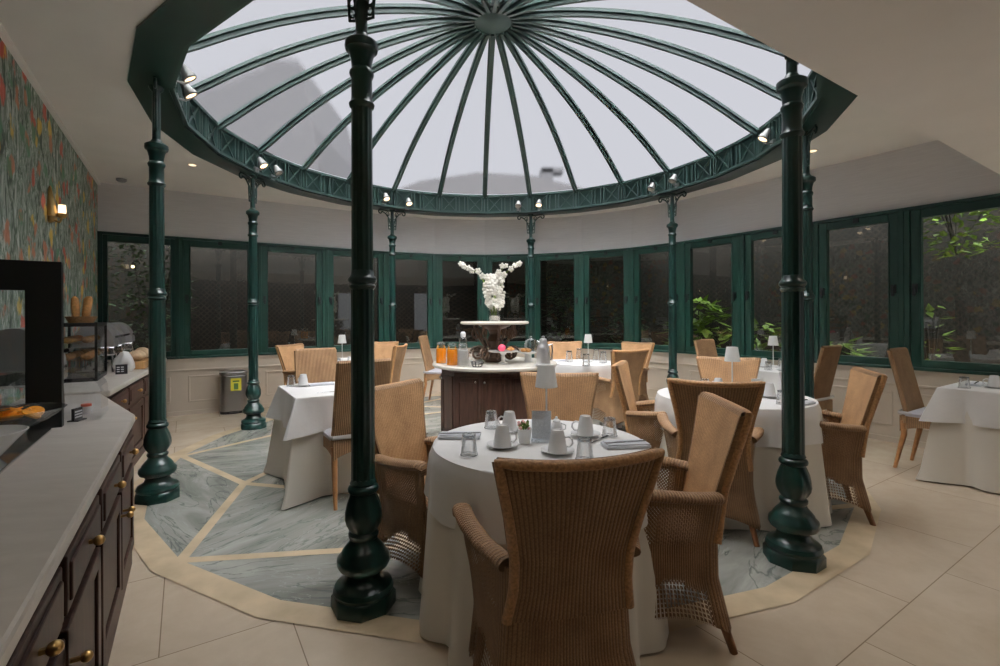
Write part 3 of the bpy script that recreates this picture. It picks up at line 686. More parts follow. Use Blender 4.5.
armchair(-.565, 2.70, .86, -.51, 'wicker armchair left of the front round table, beside the nearest column')
armchair(1.06, 2.10, -.99, .12, 'wicker armchair right of the front round table, lacy side panel towards us')
armchair(.475, 3.2, -.12, -.99, 'wicker armchair behind the front round table, its smooth front facing us')
armchair(1.31, 2.765, .34, .94, 'wicker armchair seen from behind at the second round table, left of the right column')
armchair(2.57, 3.2, -.9, .36, 'wicker armchair right of the right foreground column, facing left')
armchair(2.155, 4.31, -.41, -.91, 'wicker armchair behind the second round table, its front cut by the lamp stem')
armchair(1.02, 3.80, .9, -.4, 'wicker armchair facing right, left of the second round table')
armchair(1.60, 5.30, -.42, .9, 'wicker armchair with its back to us at the far table right of the island')
armchair(1.12, 7.0, .1, -1, 'wicker armchair behind the far table right of the island, beside the steel flask')
armchair(2.13, 6.75, -.75, -.6, 'wicker armchair by the window, behind the one with its back to us')
armchair(-2.72, 6.55, .95, -.3, 'wicker armchair furthest left at the far lamp table')
armchair(-1.58, 7.2, -.1, -1, 'wicker armchair beneath the window, half hidden behind the nearest column')
armchair(-1.12, 6.35, -.95, .1, 'wicker armchair right of the far left lamp table, seen from its side')

# ------------------------------------------------------------------ wicker side chair
def make_sidechair():
    root = thing('wicker_side_chair', '', 'chair')
    YB = [(.40, -.205), (.50, -.20), (1.02, -.315)]; WB = [(.40, .20), (.55, .19), (1.02, .185)]
    k = MB()
    def bp(s, t, side):
        z = lerp(.40, 1.01, t); w = tab(z, WB); x = lerp(-w, w, s); return Vector((x, tab(z, YB)+.018*(x/.2)**2+(.036 if side else 0), z))
    U = lambda s, t: (s*.4, lerp(.4, 1.02, t))
    k.grid(lambda s, t: bp(s, t, 0), 14, 18, U); k.grid(lambda s, t: bp(s, t, 1), 14, 18, U, flip=True)
    for e in (0, 1): k.grid(lambda s, t: bp(e, t, 0).lerp(bp(e, t, 1), s)+Vector(((1 if e else -1)*.012*math.sin(PI*s), 0, 0)), 4, 18, lambda s, t: (s*.05, lerp(.4, 1.02, t)), flip=not e)
    k.grid(lambda s, t: bp(s, 1, 0).lerp(bp(s, 1, 1), t)+Vector((0, 0, .018*math.sin(PI*t))), 14, 4, lambda s, t: (s*.4, t*.05)); k.obj('backrest', M['wicker'], root, smooth=60)
    a = MB(); cs = [(-.215, .215), (-.20, -.205), (.20, -.205), (.215, .215)]
    for i in range(4):
        p, q = cs[i], cs[(i+1) % 4]
        a.grid(lambda s, t: Vector((lerp(p[0], q[0], s), lerp(p[1], q[1], s), lerp(.325+.055*math.sin(PI*s)**.7, .46, t))), 14, 5, lambda s, t: (s*.42, lerp(.33, .46, t)))
    a.poly([(x, y, .455) for x, y in cs], [(x, y) for x, y in cs]); a.obj('seat', M['wicker'], root, smooth=60)
    c = MB()
    def cu(s, t):
        e = min(1, min(s, 1-s, t, 1-t)*7); return Vector((lerp(-.21, .21, s), lerp(-.165, .215, t), .487+.025*e**.5))
    c.grid(cu, 14, 14); c.grid(lambda s, t: Vector((lerp(-.21, .21, s), lerp(-.165, .215, t), .462)), 2, 2, flip=True)
    for p, q in (((-.21, -.165), (.21, -.165)), ((.21, -.165), (.21, .215)), ((.21, .215), (-.21, .215)), ((-.21, .215), (-.21, -.165))): c.poly([(p[0], p[1], .462), (q[0], q[1], .462), (q[0], q[1], .487), (p[0], p[1], .487)])
    c.obj('seat_cushion', M['grey_pad'], root, smooth=50)
    t = MB(); t.tube([(-.205, -.12, .485), (-.212, -.19, .487), (-.205, -.212, .488), (0, -.222, .488), (.205, -.212, .488), (.212, -.19, .487), (.205, -.12, .485)], .009, 8, flat=(.6, 1.6)); t.obj('cushion_tie', M['wick_tie'], root)
    for sx in (-1, 1):
        for sy in (-1, 1):
            l = MB(); x0, y0 = sx*.185, (.19 if sy > 0 else -.18); l.tube([(x0, y0, .42), (x0, y0, .30), (sx*.195, y0+(.015 if sy > 0 else -.06), 0)], [.024, .022, .014], 8); l.obj('leg', M['wicker_leg'], root, smooth=50)
    return root
M['wicker_leg'] = plain('honey_brown_wood', (.33, .15, .055), .4, var=.2, scale=30)
SIDE = Kind(make_sidechair)
def sidechair(bx, by, fx, fy, label):
    l = math.hypot(fx, fy); fx, fy = fx/l, fy/l; SIDE.put((bx+fx*.31, by+fy*.31, 0), face(fx, fy), label, 'wicker side chairs with cushions')
sidechair(-.845, 3.34, UX, UY, 'wicker side chair with grey cushion, its back to us at the left square table')
sidechair(-1.66, 4.62, -UX, -UY, 'wicker side chair facing us behind the left square table')
sidechair(-1.03, 7.45, .9, -.15, 'wicker side chair in profile left of the dark wooden island')
sidechair(2.69, 6.02, -UX, -UY, 'tall wicker side chair by the window, far side of the small square table')
sidechair(3.42, 4.72, UX, UY, 'wicker side chair right of the right column, back towards the window corner')
sidechair(3.66, 4.33, -UX, -UY, 'wicker side chair in profile left of the rightmost table')

# ------------------------------------------------------------------ tables and linen
ZT = .75
def round_table(x, y, r, label, seed=0, short=.23):
    root = thing('round_table', label, 'table', (x, y, 0), 0); rn = random.Random(seed)
    b = MB(); b.lathe([(.02, .70), (r-.02, .70), (r-.01, .715), (r-.02, .728), (.02, .728)], 48); b.obj('tabletop', M['board'], root)
    lg = MB(); lg.lathe([(.22, 0), (.22, .02), (.05, .05), (.035, .12), (.035, .66), (.10, .70)], 24); lg.obj('pedestal', M['black'], root)
    def cloth(name, drop, off, m, nf, amp, zz, fl_=.045):
        ph = rn.uniform(0, 6); c = MB(); nt = 160; rows = [0, .3, .7, .94, 1.0]
        def pt(k, s):                                 # s<=1 across the top, then the fall
            t = 2*PI*k/nt
            if s <= 1: rr, z = (r+off)*s, zz
            else:
                q = (s-1); fold = math.sin(nf*t+ph)+.45*math.sin((nf*2-3)*t+ph*2); rr = r+off+.014*min(1, q*6)+q*(fl_+amp*fold); z = zz-.004-drop*q+.012*q*math.sin(3*t+ph)
                if s < 1.03: z = zz-.006
            return Vector((rr*math.cos(t), rr*math.sin(t), max(z, .012)))
        S = [.02, .35, .7, .96, 1.0, 1.02, 1.08, 1.2, 1.4, 1.6, 1.8, 2.0]
        vs = [pt(k, s) for s in S for k in range(nt)]; m_ = len(S)
        c.add(vs, [(i*nt+k, i*nt+(k+1) % nt, (i+1)*nt+(k+1) % nt, (i+1)*nt+k) for i in range(m_-1) for k in range(nt)]+[tuple(range(nt))])
        for i in range(len(c.f)): c.f[i] = c.f[i][::-1]
        return c.obj(name, m, None, smooth=70, loc=(x, y, 0))
    u = cloth('tablecloth', .728, .004, M['cloth_under'], 11, .030, .736, .05); tag(u, 'floor length ivory undercloth on the '+label.split(' ', 1)[1] if label.startswith('the ') else 'floor length ivory undercloth of '+label, 'tablecloth')
    o = cloth('tablecloth', short, .012, M['cloth'], 11, .010, ZT-.003, .018); tag(o, 'white short topcloth on '+label, 'tablecloth')
def square_table(x, y, s, rz, label, seed=0, short=.26, pile=.0):
    root = thing('square_table', label, 'table', (x, y, 0), rz); rn = random.Random(seed); hs = s/2
    b = MB(); b.box((0, 0, .715), (s-.02, s-.02, .026)); b.obj('tabletop', M['board'], root, bevel=.006)
    for sx in (-1, 1):
        for sy in (-1, 1):
            l = MB(); l.tube([(sx*(hs-.06), sy*(hs-.06), .703), (sx*(hs-.05), sy*(hs-.05), 0)], [.025, .018], 8); l.obj('leg', M['wood_leg'], root)
    def cloth(name, drop, off, m, zz, cone):
        c = MB(); n_ = 44; q = hs+off; ring0 = []
        for e in range(4):                            # (position along edge, outward normal, corner weight)
            for k in range(n_):
                t = .5-.5*math.cos(PI*k/n_); ring0.append((e, t))
        def pt(e, t, f):
            a = lerp(-q, q, t); ca, sa = ((1, 0), (0, 1), (-1, 0), (0, -1))[e]; px_, py_ = (a*ca-(-q)*sa, a*sa+(-q)*ca)
            nx_, ny_ = sa, -ca
            d = min(t, 1-t)*2*q; w = max(0, 1-d/(.05+.07*f)); w = w**.85
            sx, sy = (1 if px_ > 0 else -1), (1 if py_ > 0 else -1)
            flare = .02*f+.010*f*math.sin(9*a/q+e*2+seed)
            pxx = px_+nx_*(flare)+sx*cone*w*f*.70-(nx_ and 0); pyy = py_+ny_*(flare)+sy*cone*w*f*.70
            # gather: points next to the corner swing back to the corner line
            side = (1 if t > .5 else -1); g = 0; vl = .03*f*math.exp(-((d-.13-.05*f)/.05)**2); pxx -= nx_*vl; pyy -= ny_*vl
            pxx -= ca*side*(-g)*.5; pyy -= sa*side*(-g)*.5
            z = zz-drop*f*(1+(.03 if drop < .5 else .12)*w); return Vector((pxx, pyy, max(.012, z)))
        F_ = [0, .04, .12, .25, .42, .6, .8, 1]; N_ = len(ring0); vs = []
        for f in F_: vs += [pt(e, t, f) for e, t in ring0]
        vs = [Vector((v.x*.985, v.y*.985, v.z+.003)) for v in vs[:N_]]+vs
        m_ = len(F_)+1
        c.add(vs, [(i*N_+(k+1) % N_, i*N_+k, (i+1)*N_+k, (i+1)*N_+(k+1) % N_) for i in range(m_-1) for k in range(N_)]+[tuple(range(N_))])
        o = c.obj(name, m, None, smooth=60, loc=(x, y, 0)); o.rotation_euler.z = rz; return o
    tag(cloth('tablecloth', .725, .004, M['cloth_under'], .737, .15), 'floor length ivory undercloth of '+label, 'tablecloth')
    tag(cloth('tablecloth', short, .012, M['cloth'], ZT-.004, .115), 'white short topcloth on '+label, 'tablecloth')
T1, T2, T3, T4, T5, T6, T7 = Vector((.236, 2.22, 0)), Vector((1.77, 3.47, 0)), Vector((3.05, 5.33, 0)), W(5.43, .95), Vector((-1.93, 6.35, 0)), Vector((1.22, 5.98, 0)), Vector((-1.25, 3.93, 0))
round_table(T1.x, T1.y, .475, 'the front round table among four armchairs', 1)
round_table(T2.x, T2.y, .50, 'the second round table behind the right column', 2)
square_table(T3.x, T3.y, .68, ANG_V, 'the small square table at the right windows', 3)
square_table(T4.x, T4.y, .72, ANG_V, 'the square table at the right edge', 4)
round_table(T5.x, T5.y, .42, 'the far left round table with a lamp', 5)
round_table(T6.x, T6.y, .40, 'the far round table right of the island', 6)
square_table(T7.x, T7.y, .72, ANG_V, 'the left square table beside the bin', 7)

# ------------------------------------------------------------------ table lamps
def make_lamp():
    root = thing('table_lamp', '', 'lamp', group='white table lamps')
    b = MB(); b.lathe([(.055, 0), (.055, .010), (.05, .014), (.008, .016)], 24); b.obj('base', M['lampwhite'], root)
    s = MB(); s.lathe([(.0042, .012), (.0042, .33)], 12); s.obj('stem', M['lampwhite'], root)
    h_ = MB(); h_.lathe([(.053, .24), (.038, .345)], 64, mod=lambda t, i: 1+.012*math.cos(32*t), cap=False); h_.lathe([(.038, .345), (.005, .347)], 32, cap=False); h_.obj('lamp_shade', M['shade'], root, smooth=30)
    return root
LAMP = Kind(make_lamp)
for px, py, z, lab in ((546, 437, ZT, 'front round table'), (732, 394, ZT, 'second round table'), (773, 367, ZT, 'small right window table'), (342, 362, ZT, 'far left round table'), (588, 362, ZT, 'far table beside the island')):
    LAMP.put(at(px, py, z), 0, 'white cordless table lamp with a tapered shade on the '+lab)

# ------------------------------------------------------------------ table ware
def make_cup():
    root = thing('coffee_cup', '', 'cup', group='upturned white coffee cups')
    b = MB(); b.lathe([(.041, 0), (.040, .012), (.034, .05), (.027, .085), (.024, .092), (.020, .092), (.018, .088), (.001, .088)], 28); b.obj('cup_body', M['white'], root)
    k = MB(); k.tube([(.036, 0, .022), (.052, 0, .020), (.064, 0, .034), (.062, 0, .052), (.048, 0, .062), (.031, 0, .060)], .0042, 8); k.obj('handle', M['white'], root); return root
def make_saucer():
    b = MB(); b.lathe([(.03, 0), (.045, .004), (.070, .014), (.071, .017), (.046, .008), (.02, .006), (.001, .006)], 40); return tag(b.obj('saucer', M['white']), None, 'saucer', 'white saucers')
def make_tumbler():
    root = thing('water_glass', '', 'glass', group='upturned water glasses')
    b = MB(); b.lathe([(.036, 0), (.028, .085), (.026, .088), (.001, .088)], 28, cap=False); b.lathe([(.034, 0), (.0265, .070)], 28, cap=False); b.lathe([(.0262, .072), (.001, .072)], 28, cap=False); b.obj('glass_wall', M['tumbler'], root)
    r = MB(); r.lathe([(.0345, 0), (.037, .001), (.037, .004), (.0345, .004)], 28, cap=False); r.lathe([(.0285, .078), (.0290, .082), (.0275, .087), (.024, .088)], 28, cap=False); r.obj('rim', M['rim'], root); return root
M['rim'] = clear('thick_glass_rim', (.45, .48, .50), .25, .05)
def make_napkin():
    root = thing('napkin', '', 'napkin', group='folded napkins')
    b = MB(); b.box((0, 0, .006), (.20, .09, .012)); b.box((.004, .004, .0145), (.19, .08, .005)); b.obj('folded_cloth', M['napkin'], root, bevel=.003); return root
def make_knife():
    root = thing('knife', '', 'cutlery', group='table knives')
    b = MB(); b.tube([(-.10, 0, .0025), (-.01, 0, .0025)], .0045, 8, flat=(1, .5)); b.obj('handle', M['chrome'], root)
    k = MB(); k.prism([(-.01, -.005), (.09, -.009), (.105, -.003), (.10, .006), (-.01, .005)], .001, .003); k.obj('blade', M['chrome'], root); return root
CUP, SAU, TUM, NAP, KNI = Kind(make_cup), Kind(make_saucer), Kind(make_tumbler), Kind(make_napkin), Kind(make_knife)
def cup(px, py, lab, rz=0, z=ZT):
    p = at(px, py, z); SAU.put(p, 0, 'white saucer under the cup '+lab); CUP.put(p+Vector((0, 0, .0065)), rz, 'upturned white coffee cup '+lab)
def tum(px, py, lab, z=ZT, sc=None): TUM.put(at(px, py, z), 0, 'upturned clear water glass '+lab, scale=sc)
def nap(px, py, rz, lab, z=ZT, knife=True):
    p = at(px, py, z); NAP.put(p, rz, 'folded grey-white napkin '+lab)
    if knife: KNI.put(p+Vector((0, 0, .0175)), rz+.12, 'steel knife lying on the napkin '+lab)
cup(502, 447, 'nearest left on the front table, before the flower pot', -.3)
cup(509, 431, 'far left on the front table, beside the far glass', 2.6)
cup(557, 453, 'nearest us on the front table, right of centre', 0)
cup(585, 436, 'right of the lamp on the front table', 2.9)
tum(491, 428, 'far left on the front table'); tum(468.6, 455, 'near the left edge of the front table'); tum(584, 460, 'near the armchair on the front table'); tum(609, 436, 'far right on the front table')
nap(459, 437, -.05, 'at the left edge of the front table'); nap(625, 446, .1, 'at the right edge of the front table')
tum(705, 390, 'left on the second round table'); cup(718, 391, 'left of the lamp on the second round table', 2); nap(744, 391, .1, 'behind the lamp stem on the second round table', knife=False)
cup(769, 397, 'behind the column edge on the second round table', 1); tum(782, 404, 'beside the column on the second round table'); nap(800, 404, .5, 'right of the column on the second round table')
cup(764, 367, 'left on the small window table', 2); tum(768, 370, 'nearest on the small window table'); tum(781, 366, 'right on the small window table'); cup(784, 371, 'nearest the column on the small window table', 0)
tum(964, 388, 'on the table at the right edge'); cup(994, 388, 'on the table at the right edge', 2.6); nap(976, 385, .55, 'on the table at the right edge')
tum(291, 386, 'on the left square table'); cup(303, 386, 'on the left square table', 2.6); nap(321, 385, .55, 'on the left square table', knife=False)
tum(334, 363, 'left on the far left round table'); tum(338, 366, 'nearest on the far left round table'); cup(350, 365, 'on the far left round table', 2)
for px, py, l in ((569, 362, 'leftmost of five'), (579, 359, 'second from left'), (586, 366, 'nearest, in the middle'), (596, 360, 'second from right'), (603, 363, 'rightmost of five')): tum(px, py, l+' on the far table right of the island', sc=(1.25, 1.25, 1.6))
nap(560, 361, .2, 'left on the far table right of the island', knife=False)
KNI.put(at(330, 392, ZT), .5, 'steel knife lying bare on the left square table'); KNI.put(at(598, 440, ZT), .9, 'steel knife lying beside the right napkin on the front table')
# flower pot, menu stand and cream jug on the front table
pt = thing('flower_pot', 'small white pot of pink flowers left of the menu stand on the front table', 'plant', at(524, 443, ZT))
b = MB(); b.lathe([(.024, 0), (.033, .062), (.036, .066), (.034, .068), (.030, .060), (.001, .058)], 24); b.obj('pot', M['white'], pt)
lv = MB(); fl = MB(); rn = random.Random(3)
for k in range(26):
    a, e, r = rn.uniform(0, 2*PI), rn.uniform(.3, 1.3), rn.uniform(.025, .05); q = Vector((r*math.cos(a)*math.cos(e), r*math.sin(a)*math.cos(e), .06+r*math.sin(e)*.8)); d = Vector((-math.sin(a), math.cos(a), 0))*.007
    if k % 3: lv.poly([q-d*1.2, q+Vector((0, 0, .012)), q+d*1.2, q-Vector((math.cos(a)*.014, math.sin(a)*.014, .014))])
    else: fl.ball(q, .008, 8, 6)
lv.obj('foliage', M['leaf_bright'], pt, smooth=0); fl.obj('blossoms', plain('pale_pink_petals', (.70, .38, .36), .6), pt)
ms = thing('menu_stand', 'clear upright menu holder with a printed card beside the front table lamp', 'menu', at(541, 441, ZT), -.06)
b = MB(); b.box((0, 0, .003), (.095, .06, .006)); b.box((0, 0, .075), (.095, .004, .14)); b.obj('acrylic_holder', M['acrylic'], ms); b = MB(); b.box((0, .0035, .075), (.088, .0015, .128)); b.obj('card', M['paper'], ms, smooth=0)
jg = thing('cream_jug', 'small white cream jug with a lid behind the nearest cup on the front table', 'jug', at(556, 434, ZT))
b = MB(); b.lathe([(.022, 0), (.030, .02), (.028, .045), (.018, .060), (.020, .066), (.012, .074), (.006, .076), (.007, .084), (.001, .088)], 24); b.obj('jug_body', M['white'], jg); k = MB(); k.tube([(.026, 0, .02), (.044, 0, .024), (.046, 0, .044), (.022, 0, .054)], .0035, 8); k.obj('handle', M['white'], jg)
ms2 = thing('menu_card', 'upright white card behind the cups on the second round table', 'menu', at(757, 392, ZT), .2); b = MB(); b.box((0, 0, .05), (.10, .004, .10)); b.box((0, 0, .003), (.10, .05, .006)); b.obj('card', M['paper'], ms2)

# ------------------------------------------------------------------ round buffet island
isl = thing('buffet_island', 'round dark wooden island with a cream marble top in the middle of the room', 'buffet', (CX, CY, 0))
b = MB(); b.lathe([(.56, 0), (.56, .06), (.585, .065), (.585, .10), (.57, .12), (.57, .78), (.60, .795), (.60, .803)], 12, a0=PI/12); b.obj('body', M['walnut'], isl, smooth=0)
for k in range(12):
    a = PI/12+2*PI*k/12+PI/12; d = MB(); R_ = .57*math.cos(PI/12); mt = Matrix.Rotation(a-PI/2, 3, 'Z') if 0 else Matrix.Rotation(a+PI/2, 3, 'Z')
    o = Vector((math.cos(a)*R_, math.sin(a)*R_, 0)); tx = Vector((-math.sin(a), math.cos(a), 0))
    for du, w, z, hh in ((0, .25, .71, .05), (0, .25, .165, .05), (-.105, .04, .437, .595), (.105, .04, .437, .595)): d.box(o+tx*du+Vector((0, 0, z)), (w, .024, hh), m=mt)
    d.box(o+Vector((0, 0, .437)), (.17, .010, .50), m=mt); dd = d.obj('door', M['walnut'], isl, smooth=0, bevel=.004)
    kn = MB(); kn.ball(o*1.03+tx*(.105 if k % 2 else -.105)+Vector((0, 0, .70)), .013, 10, 8); kn.obj('knob', M['chrome'], dd)
b = MB(); b.lathe([(.60, .803), (.645, .806), (.658, .818), (.658, .832), (.645, .843), (.02, .845)], 64); b.obj('worktop', M['marble_top'], isl)
ZI = .845
ti = thing('display_tier', 'round marble display tier on brown scrolled ironwork standing on the island', 'stand', (CX, CY, ZI))
b = MB(); b.lathe([(.02, .395), (.33, .395), (.36, .402), (.365, .415), (.355, .427), (.02, .43)], 48); b.obj('shelf', M['marble_top'], ti)
b = MB(); b.lathe([(.11, 0), (.11, .02), (.06, .05), (.045, .1), (.06, .17), (.085, .22), (.05, .29), (.07, .34), (.16, .375), (.18, .396)], 24); b.obj('pedestal', M['scroll'], ti)
for k in range(8):
    a = 2*PI*k/8+.2; s_ = MB(); e = Vector((math.cos(a), math.sin(a), 0)); pth = []
    for j in range(30):
        t = j/29*3.6*PI; r = .075*(1-j/40); pth.append(e*(.19+r*math.cos(t))+Vector((0, 0, .09+r*math.sin(t))))
    s_.tube(pth, .013, 8); s_.tube([e*(.10+.12*math.sin(x*PI/2)*(1 if 1 else 0))+Vector((0, 0, .16+.23*x)) for x in [j/10 for j in range(11)]], .012, 8)
    s_.tube([e*(.20+.04*math.cos(x))+Vector((0, 0, .30+.05*math.sin(x))) for x in [2*PI*j/16 for j in range(16)]], .010, 8, closed=True); s_.obj('scroll', M['scroll'], ti)
# orchid arrangement
vs_ = thing('flower_vase', 'white orchids in a clear glass vase on top of the display tier', 'flowers', (CX+.0, CY, ZI+.43))
b = MB(); b.lathe([(.06, 0), (.062, .004), (.062, .17), (.058, .17), (.058, .006), (.001, .006)], 28, cap=False); b.obj('vase', M['tumbler'], vs_)
b = MB(); b.lathe([(.056, .008), (.056, .055), (.001, .058)], 24); b.obj('pebbles', plain('white_pebbles', (.72, .68, .6), .6, var=.3, scale=60), vs_)
stm = MB(); pet = MB(); rn = random.Random(11)
def orchid(p, r):
    t0 = rn.uniform(0, 6); ax = Vector((rn.uniform(-.5, .5), -1, rn.uniform(-.3, .4))).normalized(); sx = ax.cross(Vector((0, 0, 1))).normalized(); sy = sx.cross(ax)
    for j in range(5):
        a = t0+2*PI*j/5; c = p+(sx*math.cos(a)+sy*math.sin(a))*r*.55+ax*.004*j; d = sx*math.cos(a)+sy*math.sin(a); e = sx*-math.sin(a)+sy*math.cos(a); n_ = 8
        pet.add([c+ax*.010]+[c+d*(r*.55*math.cos(2*PI*q/n_))+e*(r*.45*math.sin(2*PI*q/n_)) for q in range(n_)], [(0, 1+q, 1+(q+1) % n_) for q in range(n_)])
for k in range(60):
    t = rn.uniform(0, 1); a = rn.uniform(0, 2*PI); r = math.sqrt(rn.uniform(.2, 1))*tab(t, [(0, .06), (.3, .08), (.7, .095), (1, .085)]); orchid(Vector((r*math.cos(a), r*math.sin(a), .14+.33*t)), .045)
for (ex, ez, m_) in ((-.36, .60, 9), (.26, .62, 7), (.12, .58, 4)):
    pp = [Vector((0, 0, .1)), Vector((ex*.18, -.03, .33)), Vector((ex*.45, -.05, .50)), Vector((ex*.8, -.06, ez-.02)), Vector((ex, -.06, ez))]; stm.tube(pp, .005, 6)
    for q in range(m_):
        s_ = .25+.75*q/(m_-1); i = min(3, int(s_*4)); orchid(pp[i].lerp(pp[i+1], s_*4-i)+Vector((rn.uniform(-.02, .02), -.01, rn.uniform(-.02, .02))), .042-.014*s_)
for k in range(9): a = rn.uniform(0, 6.3); stm.tube([(.02*math.cos(a), .02*math.sin(a), .02), (.05*math.cos(a), .05*math.sin(a), .2), (.03*math.cos(a+1), .03*math.sin(a+1), .4)], .005, 6)
stm.obj('stems', M['leaf_bright'], vs_); pet.obj('blossoms', M['petal'], vs_, smooth=0)
def island(px, py): return at(px, py, ZI)
def make_jug(fill):
    def f():
        root = thing('juice_jug' if fill == 'orange' else 'milk_jug', '', 'jug')
        b = MB(); b.lathe([(.048, .002), (.052, .01), (.050, .14), (.044, .155)], 24); b.obj('contents', M[fill], root)
        g = MB(); g.lathe([(.053, 0), (.055, .01), (.053, .145), (.042, .175), (.044, .20), (.047, .205)], 24, cap=False); g.tube([(.053, 0, .04), (.085, 0, .06), (.088, 0, .13), (.050, 0, .155)], .006, 8); g.obj('glass_wall', M['tumbler'], root)
        l = MB(); l.lathe([(.045, .2), (.047, .21), (.03, .218), (.001, .22)], 24); l.obj('lid', M['acrylic'], root); return root
    return f
OJ = Kind(make_jug('orange'))
OJ.put(island(441, 363), .4, 'glass jug of orange juice furthest left on the island', 'jugs of orange juice'); OJ.put(island(452, 365), .2, 'glass jug of orange juice beside the white jug on the island', 'jugs of orange juice')
MJ = Kind(make_jug('milk')); MJ.put(island(463, 366), 0, 'tall jug of milk right of the orange juice')
bw = thing('cereal_bowl', 'white bowl of dark dried fruit behind the milk jug on the island', 'bowl', island(478, 361)); b = MB(); b.lathe([(.04, 0), (.075, .05), (.085, .085), (.081, .085), (.07, .05), (.001, .012)], 28); b.obj('bowl', M['white'], bw)
b = MB(); b.lathe([(.076, .07), (.05, .095), (.001, .10)], 20, mod=lambda t, i: 1+.06*math.sin(7*t+i)); b.obj('dried_fruit', plain('dark_dried_fruit', (.03, .015, .012), .5, var=.5, scale=60), bw)
pd = thing('glass_dispenser', 'small clear dispenser with white lid behind the jugs on the island', 'dispenser', island(463, 355)); b = MB(); b.lathe([(.05, 0), (.05, .20), (.03, .23)], 20, cap=False); b.obj('glass_wall', M['acrylic'], pd); b = MB(); b.lathe([(.032, .225), (.034, .27), (.02, .29), (.001, .292)], 20); b.obj('lid', M['white'], pd)
ck = thing('cake_stand', 'white footed cake stand before the scrolled ironwork on the island', 'cake stand', island(503, 364)); b = MB(); b.lathe([(.055, 0), (.05, .012), (.02, .03), (.018, .09), (.04, .115), (.15, .125), (.155, .134), (.14, .130), (.001, .130)], 36); b.obj('stand', M['white'], ck)
p0 = island(503, 364)
def small(name, label, cat, off, parts, group=None):
    r = thing(name, label, cat, p0+Vector(off)); [m_.obj(nm, M[mm], r) for nm, m_, mm in parts]; 
    if group: r['group'] = group
    return r
small('iced_bun', 'pink iced bun on the white cake stand', 'pastry', (-.015, -.05, .131), [('icing', MB().ball((0, 0, .034), .038, 14, 10, (1, 1, .95)), 'pink')])
cz = thing('croissant', '', 'pastry'); MB().tube([(-.04, .01, .018), (-.02, -.012, .02), (0, -.02, .022), (.02, -.012, .02), (.04, .01, .018)], [.006, .015, .019, .015, .006], 10).obj('pastry_crust', M['crust'], cz); CR = Kind(lambda: cz)
CR.put(p0+Vector((.075, -.02, .131)), .3, 'brown croissant right on the white cake stand', 'croissants on the cake stand'); CR.put(p0+Vector((.06, .07, .131)), 1.4, 'brown croissant far right on the white cake stand', 'croissants on the cake stand')
pl = thing('small_plate', 'white plate of pastries under the glass cover right of the cake stand', 'plate', island(528, 362)); b = MB(); b.lathe([(.04, 0), (.035, .08), (.11, .10), (.115, .108), (.001, .104)], 32); b.obj('plate', M['white'], pl); b = MB(); [b.ball((x, y, .125), .026, 10, 8, (1.2, 1, .8)) for x, y in ((-.05, -.02), (.0, -.045), (-.02, .03))]; b.obj('pastries', M['crust'], pl)
gc = thing('glass_cloche', 'clear glass cover with a knob behind the steel flask', 'cover', island(528, 362)+Vector((.03, .0, .109))); b = MB(); b.lathe([(.072, 0), (.072, .08), (.055, .12), (.02, .135), (.012, .14), (.016, .155), (.001, .165)], 28, cap=False); b.obj('dome_glass', M['acrylic'], gc)
th = thing('thermos_flask', 'brushed steel thermos flask standing on a white plate at the island front', 'flask', island(543, 366)); b = MB(); b.lathe([(.062, .012), (.066, .02), (.064, .15), (.050, .20), (.038, .225), (.040, .24), (.030, .262), (.012, .27), (.001, .272)], 28); b.obj('flask_body', M['silver'], th); k = MB(); k.tube([(.050, 0, .20), (.085, 0, .21), (.090, 0, .16), (.085, 0, .07), (.064, 0, .06)], .008, 8); k.tube([(-.038, 0, .225), (-.06, 0, .245)], [.014, .006], 8); k.obj('handle', M['chrome'], th); k = MB(); k.lathe([(.016, .268), (.018, .285), (.001, .292)], 14); k.obj('lid', M['steel'], th)
b = MB(); b.lathe([(.05, 0), (.088, .010), (.09, .013), (.001, .010)], 32); tag(b.obj('plate', M['white'], loc=island(543, 366)), 'white plate under the steel thermos flask', 'plate')
wb = thing('wire_basket', 'small dark wire basket before the bowl on the island', 'basket', island(477, 367)); b = MB()
for z, r in ((.005, .045), (.03, .055), (.05, .06)): b.tube([(r*math.cos(2*PI*j/20), r*math.sin(2*PI*j/20), z) for j in range(20)], .0035, 6, closed=True)
for j in range(10): a = 2*PI*j/10; b.tube([(.045*math.cos(a), .045*math.sin(a), .005), (.06*math.cos(a), .06*math.sin(a), .05)], .003, 6)
b.obj('wire', M['black'], wb)

